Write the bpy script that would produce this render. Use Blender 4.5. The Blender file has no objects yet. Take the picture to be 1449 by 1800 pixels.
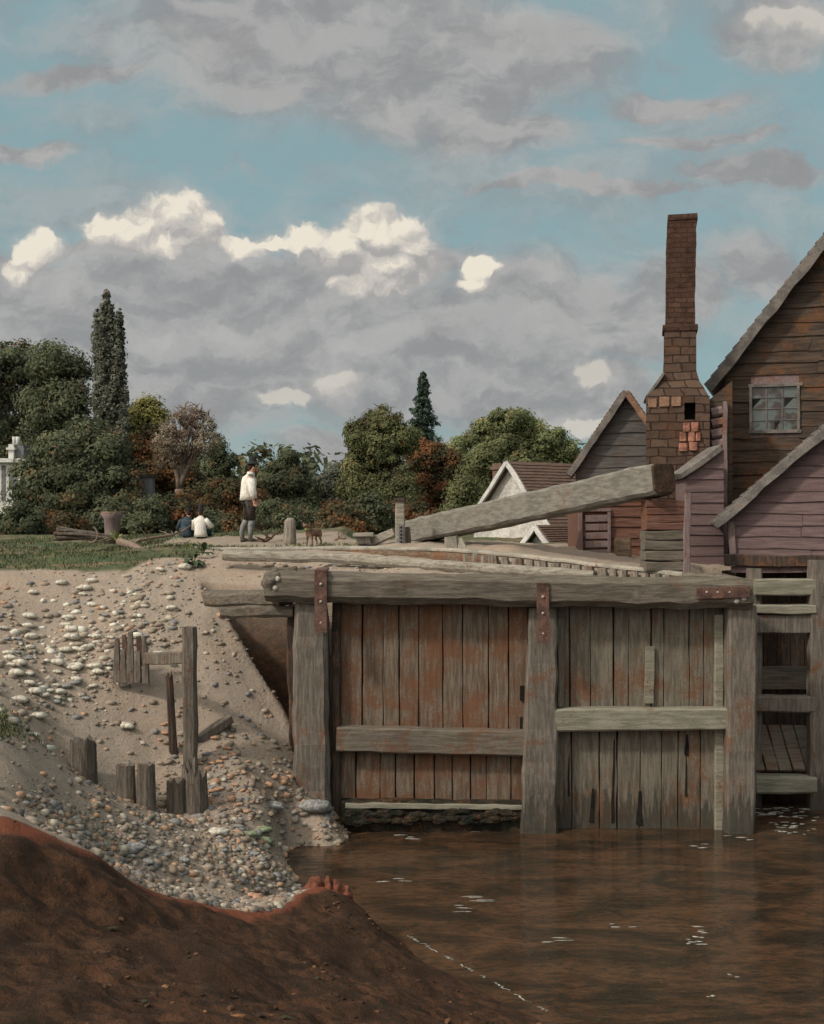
import bpy, bmesh, math, random
import numpy as np
from mathutils import Vector, Matrix, noise
S = bpy.context.scene
R = math.radians
rnd = random.Random(7)

# ------------------------------------------------------------ camera, sky, sun, exposure
F = 2000.0                      # focal length in photo pixels (photo is 1449 x 1800)
H = 5.0                         # eye height above the pool
cam_d = bpy.data.cameras.new('camera'); cam = bpy.data.objects.new('camera', cam_d)
S.collection.objects.link(cam); S.camera = cam
cam.location = (0, 0, H); cam.rotation_euler = (R(90), 0, 0)
cam_d.sensor_fit = 'VERTICAL'; cam_d.sensor_height = 36.0; cam_d.lens = 36.0 * F / 1800.0
cam_d.clip_end = 6000; cam_d.clip_start = 0.1
S.render.resolution_x = 824; S.render.resolution_y = 1024
S.view_settings.view_transform = 'Standard'; S.view_settings.look = 'None'
S.view_settings.exposure = 0.4; S.view_settings.gamma = 1.0

SUN = Vector((-0.62, -0.44, 0.66)).normalized()
EL = math.asin(SUN.z); AZ = math.atan2(SUN.x, SUN.y)
sd = bpy.data.lights.new('sun', 'SUN'); sd.energy = 2.1; sd.angle = R(5); sd.color = (1.0, 0.90, 0.77)
so = bpy.data.objects.new('sun', sd); S.collection.objects.link(so)
so.rotation_euler = SUN.to_track_quat('Z', 'Y').to_euler(); so.location = (-30, -30, 40)

def P(px, py, Y): return Vector(((px - 724.5) / F * Y, Y, H + (900.0 - py) / F * Y))
def PX(px, Y): return (px - 724.5) / F * Y
def PZ(py, Y): return H + (900.0 - py) / F * Y

w = bpy.data.worlds.new('World'); S.world = w; w.use_nodes = True
nt = w.node_tree; nt.nodes.clear()
N = lambda t, **k: _n(nt, t, **k)
def _n(tree, t, **k):
    n = tree.nodes.new(t)
    for a, b in k.items(): setattr(n, a, b)
    return n
def L(tree, a, b): tree.links.new(a, b)
def vmath(tree, op, a, b=None):
    n = tree.nodes.new('ShaderNodeVectorMath'); n.operation = op
    for i, x in enumerate((a, b)):
        if x is None: continue
        if isinstance(x, (tuple, list)): n.inputs[i].default_value = x
        else: L(tree, x, n.inputs[i])
    return n.outputs['Value'] if op in ('LENGTH', 'DOT_PRODUCT', 'DISTANCE') else n.outputs[0]
def math_(tree, op, a, b=None, c=None, clamp=False):
    n = tree.nodes.new('ShaderNodeMath'); n.operation = op; n.use_clamp = clamp
    for i, x in enumerate((a, b, c)):
        if x is None: continue
        if isinstance(x, (int, float)): n.inputs[i].default_value = x
        else: L(tree, x, n.inputs[i])
    return n.outputs[0]
def smooth(tree, x, a, b, lo=0.0, hi=1.0):
    n = tree.nodes.new('ShaderNodeMapRange'); n.interpolation_type = 'SMOOTHSTEP'
    n.inputs['From Min'].default_value = a; n.inputs['From Max'].default_value = b
    n.inputs['To Min'].default_value = lo; n.inputs['To Max'].default_value = hi
    L(tree, x, n.inputs['Value']); return n.outputs[0]
def mixc(tree, fac, a, b, blend='MIX'):
    n = tree.nodes.new('ShaderNodeMix'); n.data_type = 'RGBA'; n.blend_type = blend
    for s, x in ((0, fac), (6, a), (7, b)):
        if isinstance(x, (int, float)): n.inputs[s].default_value = x
        elif isinstance(x, (tuple, list)): n.inputs[s].default_value = tuple(x)[:3] + (1,)
        else: L(tree, x, n.inputs[s])
    return n.outputs[2]
def noise_(tree, vec, scale, detail=6, rough=0.55, dist=0.0, out=0):
    n = tree.nodes.new('ShaderNodeTexNoise'); n.inputs['Scale'].default_value = scale
    n.inputs['Detail'].default_value = detail; n.inputs['Roughness'].default_value = rough
    n.inputs['Distortion'].default_value = dist
    L(tree, vec, n.inputs['Vector']); return n.outputs[out]

def build_sky():
    t = nt
    tc = t.nodes.new('ShaderNodeTexCoord'); d = tc.outputs['Generated']
    sep = t.nodes.new('ShaderNodeSeparateXYZ'); L(t, d, sep.inputs[0])
    y = math_(t, 'MAXIMUM', math_(t, 'ABSOLUTE', sep.outputs[1]), 0.12)
    u = math_(t, 'DIVIDE', sep.outputs[0], y); v = math_(t, 'DIVIDE', sep.outputs[2], y)
    c = t.nodes.new('ShaderNodeCombineXYZ'); L(t, u, c.inputs[0]); L(t, v, c.inputs[1]); c.inputs[2].default_value = 0.37
    uv = c.outputs[0]
    def warp(vec, sc, amt, det=5):
        nz = noise_(t, vec, sc, det, 0.6, out=1)
        nz = vmath(t, 'SUBTRACT', nz, (0.5, 0.5, 0.5)); nz = vmath(t, 'MULTIPLY', nz, (amt, amt, 0))
        return vmath(t, 'ADD', vec, nz)
    uvw = warp(uv, 9, 0.085, 7); uvs = warp(uv, 16, 0.075, 8)
    def field(pts, vec):
        cur = None
        for (px, py, rx, ry) in pts:
            s = vmath(t, 'SUBTRACT', vec, ((px - 724.5) / F, (900 - py) / F, 0.37))
            s = vmath(t, 'MULTIPLY', s, (F / rx, F / ry, 0))
            m = math_(t, 'SUBTRACT', 1.0, vmath(t, 'LENGTH', s))
            if cur is None: cur = m
            else: cur = math_(t, 'SMOOTH_MAX', cur, m, 0.15)
        return cur
    # streaky layered noise
    st = vmath(t, 'MULTIPLY', uvw, (1.0, 2.3, 1.0))
    n1 = noise_(t, st, 6.5, 9, 0.6)
    n2 = noise_(t, uvw, 22, 8, 0.62)
    off = vmath(t, 'ADD', st, (-0.02, 0.045, 0)); n1b = noise_(t, off, 6.5, 9, 0.6)
    relief = math_(t, 'SUBTRACT', n1, n1b)
    grey = [(300, 620, 460, 120), (720, 640, 400, 120), (200, 730, 360, 70), (980, 700, 260, 90), (560, 60, 470, 150), (800, 90, 330, 120), (1180, 170, 140, 30), (150, 130, 170, 26), (1330, 300, 140, 30), (760, 150, 260, 130), (880, 230, 180, 60),  (80, 560, 330, 60), (330, 500, 330, 70),
            (350, 600, 360, 80), (640, 560, 380, 90), (940, 550, 260, 110), (1180, 520, 130, 80), (330, 690, 260, 70), (860, 660, 220, 60),
            (650, 690, 110, 55), (1340, 470, 110, 80), (1360, 60, 130, 80), (1060, 700, 120, 50), (40, 500, 160, 50), (1090, 600, 160, 50),
            (1050, 330, 250, 18), (1230, 240, 160, 14), (30, 260, 120, 26), (700, 790, 240, 40), (90, 660, 300, 60), (240, 450, 210, 26), (620,470,300,40)]
    g = field(grey, uvw)
    g = math_(t, 'ADD', g, math_(t, 'MULTIPLY', math_(t, 'SUBTRACT', n1, 0.5), 1.0))
    gm = smooth(t, g, -0.28, 0.42)
    # thin veil everywhere
    veil = math_(t, 'MAXIMUM', smooth(t, n1, 0.38, 0.66, 0.05, 0.62), smooth(t, noise_(t, vmath(t, 'MULTIPLY', uvw, (1, 1.7, 1)), 30, 6, 0.7), 0.46, 0.72, 0.0, 0.5))
    gm = math_(t, 'MAXIMUM', gm, veil)
    sky = t.nodes.new('ShaderNodeTexSky'); sky.sky_type = 'NISHITA'; sky.sun_disc = False
    sky.sun_elevation = EL; sky.sun_rotation = AZ % (2 * math.pi); sky.air_density = 1.0; sky.dust_density = 2.2; sky.ozone_density = 1.0
    skyc = mixc(t, 1.0, sky.outputs[0], (0.86, 1.02, 0.80), 'MULTIPLY')
    skyc = mixc(t, 0.85, skyc, (1.95, 2.95, 3.2))
    gcol = mixc(t, smooth(t, relief, -0.08, 0.10), (2.2, 2.2, 2.25), (3.1, 3.05, 2.98))
    gcol = mixc(t, smooth(t, n2, 0.45, 0.7, 0.0, 0.5), gcol, (3.75, 3.65, 3.5))
    n3 = noise_(t, vmath(t, 'MULTIPLY', uvw, (1.0, 1.9, 1)), 11, 8, 0.66)
    gcol = mixc(t, smooth(t, n3, 0.5, 0.68, 0.0, 0.6), gcol, (2.15, 2.02, 2.05))
    gcol = mixc(t, smooth(t, n3, 0.46, 0.32, 0.0, 0.5), gcol, (3.7, 3.6, 3.5))
    col = mixc(t, math_(t, 'MULTIPLY', gm, 0.93), skyc, gcol)
    # cumulus heads: (x, y, radius x, radius y)
    puffs = [(300, 385, 64, 46), (350, 400, 50, 40), (255, 398, 48, 36), (195, 405, 50, 30), (60, 445, 40, 30), (45, 472, 40, 18), (425, 432, 50, 17), (290, 428, 110, 20),
             (485, 430, 30, 12), (545, 425, 42, 22), (655, 415, 56, 44), (710, 430, 48, 42), (610, 445, 48, 38), (690, 468, 72, 42), (660, 502, 62, 26), (855, 472, 30, 22), (842, 496, 34, 14)]
    puffs = [(a_, b_, c_ * 1.22, d_ * 1.22) for (a_, b_, c_, d_) in puffs]
    faint = [(598, 682, 46, 36), (1048, 656, 46, 22), (1030, 750, 74, 20), (1400, 45, 90, 34), (500, 700, 60, 20)]
    def warp2(vec): return warp(warp(vec, 20, 0.040, 3), 75, 0.016, 4)
    uvs = warp2(uv)
    pa = field(puffs, uvs); pb_ = math_(t, 'SUBTRACT', field(faint, uvs), 0.06); p = math_(t, 'MAXIMUM', pa, pb_)
    up_ = vmath(t, 'ADD', uvs, (-0.006, 0.016, 0)); pu = math_(t, 'MAXIMUM', field(puffs, up_), math_(t, 'SUBTRACT', field(faint, up_), 0.06))
    strength = smooth(t, math_(t, 'SUBTRACT', pa, pb_), -0.1, 0.1, 0.42, 1.0)
    col = mixc(t, smooth(t, p, -0.5, 0.15, 0.0, 0.4), col, (3.6, 3.5, 3.38))
    def bil(off, sc):
        vo = t.nodes.new('ShaderNodeTexVoronoi'); vo.feature = 'SMOOTH_F1'; vo.inputs['Scale'].default_value = sc; vo.inputs['Smoothness'].default_value = 0.5
        L(t, vmath(t, 'ADD', uvs, off), vo.inputs['Vector']); return math_(t, 'SUBTRACT', 0.5, vo.outputs['Distance'])
    b1 = bil((0, 0, 0), 38); b2 = bil((-0.005, 0.009, 0), 38)
    m1 = noise_(t, uvs, 45, 6, 0.6); m2 = noise_(t, vmath(t, 'ADD', uvs, (-0.004, 0.007, 0)), 45, 6, 0.6)
    p2 = math_(t, 'ADD', p, math_(t, 'MULTIPLY', b1, 0.28)); p2 = math_(t, 'ADD', p2, math_(t, 'MULTIPLY', math_(t, 'SUBTRACT', m1, 0.5), 0.5))
    lit = math_(t, 'ADD', math_(t, 'MULTIPLY', math_(t, 'SUBTRACT', p, pu), 0.55), math_(t, 'MULTIPLY', math_(t, 'SUBTRACT', b1, b2), 0.7))
    lit = math_(t, 'ADD', lit, math_(t, 'MULTIPLY', math_(t, 'SUBTRACT', m1, m2), 1.2))
    wc = mixc(t, smooth(t, lit, -0.35, 0.14), (2.9, 2.82, 2.78), (4.4, 4.15, 3.8))
    wc = mixc(t, smooth(t, lit, 0.04, 0.40), wc, (6.3, 5.8, 4.9))
    pm = math_(t, 'MULTIPLY', smooth(t, p2, -0.02, 0.28), strength)
    fade = smooth(t, lit, -0.65, -0.12, 0.1, 1.0)
    col = mixc(t, math_(t, 'MULTIPLY', pm, fade), col, wc)
    # bright glow added round the sun, out of view, to lift the fill light
    dd = t.nodes.new('ShaderNodeVectorMath'); dd.operation = 'DOT_PRODUCT'; L(t, d, dd.inputs[0]); dd.inputs[1].default_value = tuple(SUN)
    glow = smooth(t, dd.outputs['Value'], 0.15, 1.0)
    glow = math_(t, 'POWER', glow, 1.5)
    col = mixc(t, glow, col, (15.0, 13.8, 12.0))
    bg = t.nodes.new('ShaderNodeBackground'); bg.inputs[1].default_value = 0.1; L(t, col, bg.inputs[0])
    o = t.nodes.new('ShaderNodeOutputWorld'); L(t, bg.outputs[0], o.inputs[0])
build_sky()

# ------------------------------------------------------------ materials
MATS = {}
def mat(name, c1, c2, scale=3.0, stretch=(1, 1, 1), rust=None, ramt=0.0, rscale=1.5, rough=0.9, bump=0.35, bscale=30.0, fine=0.25, bdist=0.02, spec=0.25, cracks=0.0, wet=False):
    m = bpy.data.materials.new(name); m.use_nodes = True; t = m.node_tree; b = t.nodes['Principled BSDF']
    tc = t.nodes.new('ShaderNodeTexCoord'); mp = t.nodes.new('ShaderNodeMapping'); mp.inputs['Scale'].default_value = stretch
    L(t, tc.outputs['Object'], mp.inputs[0]); v = mp.outputs[0]
    n = noise_(t, v, scale, 8, 0.62, 0.4)
    col = mixc(t, smooth(t, n, 0.36, 0.64), c1, c2)
    f = noise_(t, v, bscale, 4, 0.7)
    k = smooth(t, f, 0.3, 0.7, 1.0 - fine, 1.0 + fine)
    col = mixc(t, 1.0, col, (1, 1, 1), 'MULTIPLY')
    hs = t.nodes.new('ShaderNodeHueSaturation'); L(t, k, hs.inputs['Value']); L(t, col, hs.inputs['Color']); col = hs.outputs[0]
    if rust:
        r1 = noise_(t, tc.outputs['Object'], rscale, 7, 0.7, 0.5); g = noise_(t, tc.outputs['Object'], 38, 3, 0.8)
        rr = math_(t, 'ADD', r1, math_(t, 'MULTIPLY', math_(t, 'SUBTRACT', g, 0.5), 0.55))
        msk = smooth(t, rr, 0.62 - 0.24 * ramt, 0.72 - 0.18 * ramt, 0.0, 0.8)
        col = mixc(t, msk, col, rust)
    if cracks:
        cr = noise_(t, vmath(t, 'MULTIPLY', v, (2.0, 2.0, 2.0)), scale * 2, 2, 0.5)
        cm = smooth(t, math_(t, 'ABSOLUTE', math_(t, 'SUBTRACT', cr, 0.5)), 0.0, 0.018, cracks, 0.0)
        col = mixc(t, cm, col, tuple(x * 0.25 for x in c1))
    if wet:
        sx = t.nodes.new('ShaderNodeSeparateXYZ'); L(t, tc.outputs['Object'], sx.inputs[0]); wn = noise_(t, vmath(t, 'MULTIPLY', tc.outputs['Object'], (5, 5, 0.6)), 2.0, 6, 0.7)
        wz = math_(t, 'SUBTRACT', sx.outputs[2], math_(t, 'MULTIPLY', math_(t, 'SUBTRACT', wn, 0.42), 2.6))
        col = mixc(t, smooth(t, wz, 0.42, 0.08, 0.0, 0.72), col, (0.028, 0.030, 0.024))
    L(t, col, b.inputs['Base Color'])
    b.inputs['Roughness'].default_value = rough; b.inputs['Specular IOR Level'].default_value = spec
    bp = t.nodes.new('ShaderNodeBump'); bp.inputs['Strength'].default_value = bump; bp.inputs['Distance'].default_value = bdist
    hsum = math_(t, 'ADD', f, math_(t, 'MULTIPLY', n, 2.0)); L(t, hsum, bp.inputs['Height']); L(t, bp.outputs[0], b.inputs['Normal'])
    MATS[name] = m; return m
RUST = (0.148, 0.064, 0.032)
V = (12, 12, 1.2); HX = (1.2, 12, 12)
beam_grey = mat('beam_grey', (0.0798, 0.0672, 0.0538), (0.1470, 0.1285, 0.1050), 2.0, HX, RUST, 0.1, 2.2, cracks=0.5)
post_grey = mat('post_grey', (0.1000, 0.0864, 0.0720), (0.1720, 0.1520, 0.1304), 2.0, V, RUST, 0.3, 2.4, cracks=0.6, wet=True)
plank_grey = mat('plank_grey', (0.0966, 0.0714, 0.0529), (0.1848, 0.1495, 0.1159), 1.6, V, RUST, 0.75, 1.2, cracks=0.5)
plank_green = mat('plank_green', (0.1014, 0.0889, 0.0686), (0.1755, 0.1560, 0.1248), 1.6, V, RUST, 0.45, 1.2, cracks=0.5, wet=True)
rail_pale = mat('rail_pale', (0.1615, 0.1530, 0.1190), (0.2550, 0.2422, 0.1913), 2.0, HX, RUST, 0.15, 2.5, cracks=0.4)
rail_brown = mat('rail_brown', (0.1020, 0.0850, 0.0680), (0.1615, 0.1445, 0.1190), 2.0, HX, RUST, 0.45, 2.5, cracks=0.4)
iron = mat('rusty_iron', (0.05, 0.026, 0.02), (0.11, 0.058, 0.045), 6, (1, 1, 1), (0.2, 0.08, 0.05), 0.3, 5, rough=0.75, spec=0.4)
bolt_m = mat('bolt_metal', (0.25, 0.22, 0.19), (0.36, 0.33, 0.29), 10, rough=0.6, spec=0.5)
dark_wood = mat('dark_wood', (0.03, 0.022, 0.018), (0.07, 0.05, 0.04), 3, V, RUST, 0.3, 3)
moss = mat('mossy_timber', (0.010, 0.012, 0.008), (0.038, 0.03, 0.02), 5, (1, 1, 1), RUST, 0.3, 3, bump=0.9, bdist=0.05)
old_post = mat('old_post', (0.085, 0.07, 0.057), (0.17, 0.148, 0.125), 2.5, V, (0.10, 0.045, 0.025), 0.35, 4, cracks=0.8)
log_pale = mat('log_pale', (0.17, 0.155, 0.13), (0.30, 0.275, 0.23), 2.0, HX, (0.10, 0.06, 0.04), 0.2, 3, cracks=0.4)
pile_m = mat('pile_wood', (0.14, 0.12, 0.10), (0.26, 0.235, 0.20), 2.5, V, RUST, 0.35, 3, cracks=0.4)
capstone = mat('wall_cap', (0.20, 0.185, 0.155), (0.31, 0.285, 0.24), 3, (1, 1, 1), RUST, 0.15, 3)
revet = mat('revetment', (0.09, 0.06, 0.04), (0.19, 0.14, 0.10), 3, HX, RUST, 0.5, 3)
mill_board = mat('mill_board', (0.0370, 0.0273, 0.0211), (0.0774, 0.0581, 0.0458), 1.6, HX, (0.13, 0.055, 0.022), 0.55, 1.3, cracks=0.3)
mill_side = mat('mill_side', (0.14, 0.10, 0.10), (0.20, 0.155, 0.155), 3, V, RUST, 0.35, 3)
pink_board = mat('pink_board', (0.1058, 0.0718, 0.0718), (0.1518, 0.1058, 0.1058), 1.8, HX, (0.10, 0.06, 0.045), 0.15, 2, cracks=0.3)
gable_dark = mat('gable_dark', (0.058, 0.054, 0.052), (0.10, 0.094, 0.09), 2.5, HX, RUST, 0.2, 1.5)
red_board = mat('red_board', (0.085, 0.042, 0.032), (0.155, 0.08, 0.06), 2.5, HX, (0.17, 0.07, 0.03), 0.4, 2.2)
verge = mat('verge_timber', (0.09, 0.082, 0.077), (0.165, 0.152, 0.14), 3, (1, 1, 1), (0.15, 0.10, 0.08), 0.3, 3)
verge_w = mat('verge_white', (0.36, 0.36, 0.36), (0.52, 0.51, 0.49), 3)
verge_brown = mat('verge_brown', (0.16, 0.09, 0.06), (0.26, 0.16, 0.11), 3)
plaster = mat('white_plaster', (0.34, 0.33, 0.31), (0.50, 0.485, 0.45), 2.0, (1, 1, 1), bump=0.5, bscale=14)
house_white = mat('house_white', (0.42, 0.42, 0.41), (0.60, 0.59, 0.56), 1.0)
slate = mat('slate_grey', (0.10, 0.10, 0.11), (0.16, 0.16, 0.17), 1.0)
tile = mat('roof_tile', (0.085, 0.056, 0.045), (0.145, 0.095, 0.075), 4, (1, 1, 6), RUST, 0.15, 2)
cream_stone = mat('cream_stone', (0.34, 0.315, 0.265), (0.56, 0.53, 0.45), 14, rough=0.85)
grey_stone = mat('grey_stone', (0.16, 0.16, 0.16), (0.28, 0.28, 0.27), 14, rough=0.85)
peach_stone = mat('peach_stone', (0.33, 0.19, 0.12), (0.46, 0.28, 0.19), 14, rough=0.85)
green_stone = mat('mossy_stone', (0.14, 0.17, 0.10), (0.22, 0.25, 0.16), 9, rough=0.85)
red_clay = mat('red_clay', (0.10, 0.036, 0.022), (0.19, 0.065, 0.038), 6, bump=0.8)
skin_m = mat('skin', (0.42, 0.22, 0.16), (0.52, 0.29, 0.21), 20, rough=0.6, fine=0.05, bump=0.1)
linen = mat('white_linen', (0.52, 0.50, 0.46), (0.72, 0.70, 0.64), 9, (4, 4, 1), rough=0.95, fine=0.1)
waistcoat = mat('black_cloth', (0.012, 0.012, 0.013), (0.03, 0.03, 0.03), 9, rough=0.95)
breech = mat('brown_cloth', (0.016, 0.014, 0.012), (0.06, 0.048, 0.04), 9, rough=0.95)
stocking = mat('grey_stocking', (0.13, 0.13, 0.13), (0.20, 0.20, 0.20), 14, rough=0.95)
blue_coat = mat('blue_coat', (0.018, 0.03, 0.042), (0.05, 0.075, 0.095), 7, rough=0.95)
teal_cloth = mat('teal_cloth', (0.012, 0.05, 0.07), (0.02, 0.075, 0.10), 7, rough=0.95)
hair_m = mat('brown_hair', (0.03, 0.018, 0.012), (0.05, 0.03, 0.02), 30)
leather = mat('shoe_leather', (0.03, 0.022, 0.018), (0.05, 0.04, 0.03), 10, rough=0.6)
fur = mat('dog_fur', (0.12, 0.07, 0.045), (0.24, 0.15, 0.10), 8, (1, 1, 1), rough=0.95, bump=0.8)
collar_m = mat('collar_cloth', (0.20, 0.22, 0.09), (0.28, 0.30, 0.13), 9)
bark = mat('bark', (0.05, 0.038, 0.028), (0.10, 0.075, 0.055), 3, V)
bark_pale = mat('pale_bark', (0.13, 0.095, 0.075), (0.22, 0.165, 0.13), 3, V)
end_grain = mat('end_grain', (0.03, 0.02, 0.014), (0.075, 0.045, 0.03), 6, (1, 1, 1), RUST, 0.35, 3, cracks=0.4)
black_hole = mat('hole_dark', (0.006, 0.005, 0.004), (0.015, 0.011, 0.009), 5)  # near-black colour stands in for the unlit depth of holes and gaps

def glass_mat():
    m = bpy.data.materials.new('old_glass'); m.use_nodes = True; t = m.node_tree; b = t.nodes['Principled BSDF']
    tc = t.nodes.new('ShaderNodeTexCoord'); n = noise_(t, tc.outputs['Object'], 3.4, 2, 0.5)
    col = mixc(t, smooth(t, n, 0.40, 0.52), (0.03, 0.02, 0.015), (0.075, 0.095, 0.095)); L(t, col, b.inputs['Base Color'])
    b.inputs['Roughness'].default_value = 0.22; return m
glass = glass_mat()

def brick_mat(name, c1, c2, mortar, bw, bh, ms=0.012, soot=None, rust=None):
    m = bpy.data.materials.new(name); m.use_nodes = True; t = m.node_tree; b = t.nodes['Principled BSDF']
    tc = t.nodes.new('ShaderNodeTexCoord'); sep = t.nodes.new('ShaderNodeSeparateXYZ')
    o = tc.outputs['Object']; nz = noise_(t, o, 3.0, 4, 0.6, out=1); nz = vmath(t, 'MULTIPLY', vmath(t, 'SUBTRACT', nz, (0.5, 0.5, 0.5)), (0.12, 0.12, 0.09))
    L(t, vmath(t, 'ADD', o, nz), sep.inputs[0])
    cx = t.nodes.new('ShaderNodeCombineXYZ'); L(t, math_(t, 'ADD', sep.outputs[0], sep.outputs[1]), cx.inputs[0]); L(t, sep.outputs[2], cx.inputs[1])
    br = t.nodes.new('ShaderNodeTexBrick'); L(t, cx.outputs[0], br.inputs['Vector']); br.inputs['Scale'].default_value = 1.0
    br.inputs['Brick Width'].default_value = bw; br.inputs['Row Height'].default_value = bh; br.inputs['Mortar Size'].default_value = ms
    br.inputs['Mortar Smooth'].default_value = 0.4; br.inputs['Color1'].default_value = c1 + (1,); br.inputs['Color2'].default_value = c2 + (1,); br.inputs['Mortar'].default_value = mortar + (1,)
    n = noise_(t, o, 5, 6, 0.7); col = mixc(t, smooth(t, n, 0.45, 0.68, 0.0, 0.6), br.outputs[0], tuple(x * 0.45 for x in c1))
    g = noise_(t, o, 1.3, 6, 0.7); col = mixc(t, smooth(t, g, 0.5, 0.66, 0.0, 0.6), col, rust or c2)
    L(t, col, b.inputs['Base Color']); b.inputs['Roughness'].default_value = 0.95; b.inputs['Specular IOR Level'].default_value = 0.15
    bp = t.nodes.new('ShaderNodeBump'); bp.inputs['Strength'].default_value = 0.9; bp.inputs['Distance'].default_value = 0.03
    L(t, math_(t, 'SUBTRACT', math_(t, 'MULTIPLY', n, 0.5), br.outputs[1]), bp.inputs['Height']); L(t, bp.outputs[0], b.inputs['Normal'])
    return m
stack_brick = brick_mat('stack_brick', (0.048, 0.027, 0.020), (0.085, 0.048, 0.036), (0.045, 0.028, 0.02), 0.24, 0.10, 0.010, rust=(0.06, 0.03, 0.022))
base_brick = brick_mat('base_brick', (0.065, 0.042, 0.032), (0.10, 0.067, 0.050), (0.03, 0.02, 0.015), 0.34, 0.17, 0.014, rust=(0.11, 0.05, 0.028))
patch_brick = mat('fresh_brick', (0.15, 0.066, 0.047), (0.30, 0.14, 0.098), 5, fine=.4)

def ramp_attr(tree, attr, cols, interp='CONSTANT'):
    a = tree.nodes.new('ShaderNodeAttribute'); a.attribute_name = attr
    r = tree.nodes.new('ShaderNodeValToRGB'); r.color_ramp.interpolation = interp
    e = r.color_ramp.elements
    while len(e) < len(cols): e.new(0.5)
    for i, (p, c) in enumerate(cols): e[i].position = p; e[i].color = tuple(c) + (1,)
    L(tree, a.outputs['Fac'], r.inputs[0]); return r.outputs[0]
def var_mat(name, cols, interp='CONSTANT', rough=0.85, nscale=10, amt=0.3, transl=0.0):
    m = bpy.data.materials.new(name); m.use_nodes = True; t = m.node_tree; b = t.nodes['Principled BSDF']
    c = ramp_attr(t, 'var', cols, interp)
    tc = t.nodes.new('ShaderNodeTexCoord'); n = noise_(t, tc.outputs['Object'], nscale, 4, 0.6)
    hs = t.nodes.new('ShaderNodeHueSaturation'); L(t, smooth(t, n, 0.3, 0.7, 1 - amt, 1 + amt), hs.inputs['Value']); L(t, c, hs.inputs['Color'])
    L(t, hs.outputs[0], b.inputs['Base Color']); b.inputs['Roughness'].default_value = rough; b.inputs['Specular IOR Level'].default_value = 0.15
    return m
pebble_mat = var_mat('pebbles', [(0, (0.22, 0.175, 0.135)), (0.2, (0.27, 0.225, 0.18)), (0.42, (0.37, 0.33, 0.27)), (0.56, (0.16, 0.14, 0.12)),
                                 (0.68, (0.35, 0.22, 0.145)), (0.80, (0.19, 0.185, 0.185)), (0.88, (0.27, 0.17, 0.12)), (0.95, (0.52, 0.50, 0.43))], rough=0.8, nscale=18, amt=0.2)

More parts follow.
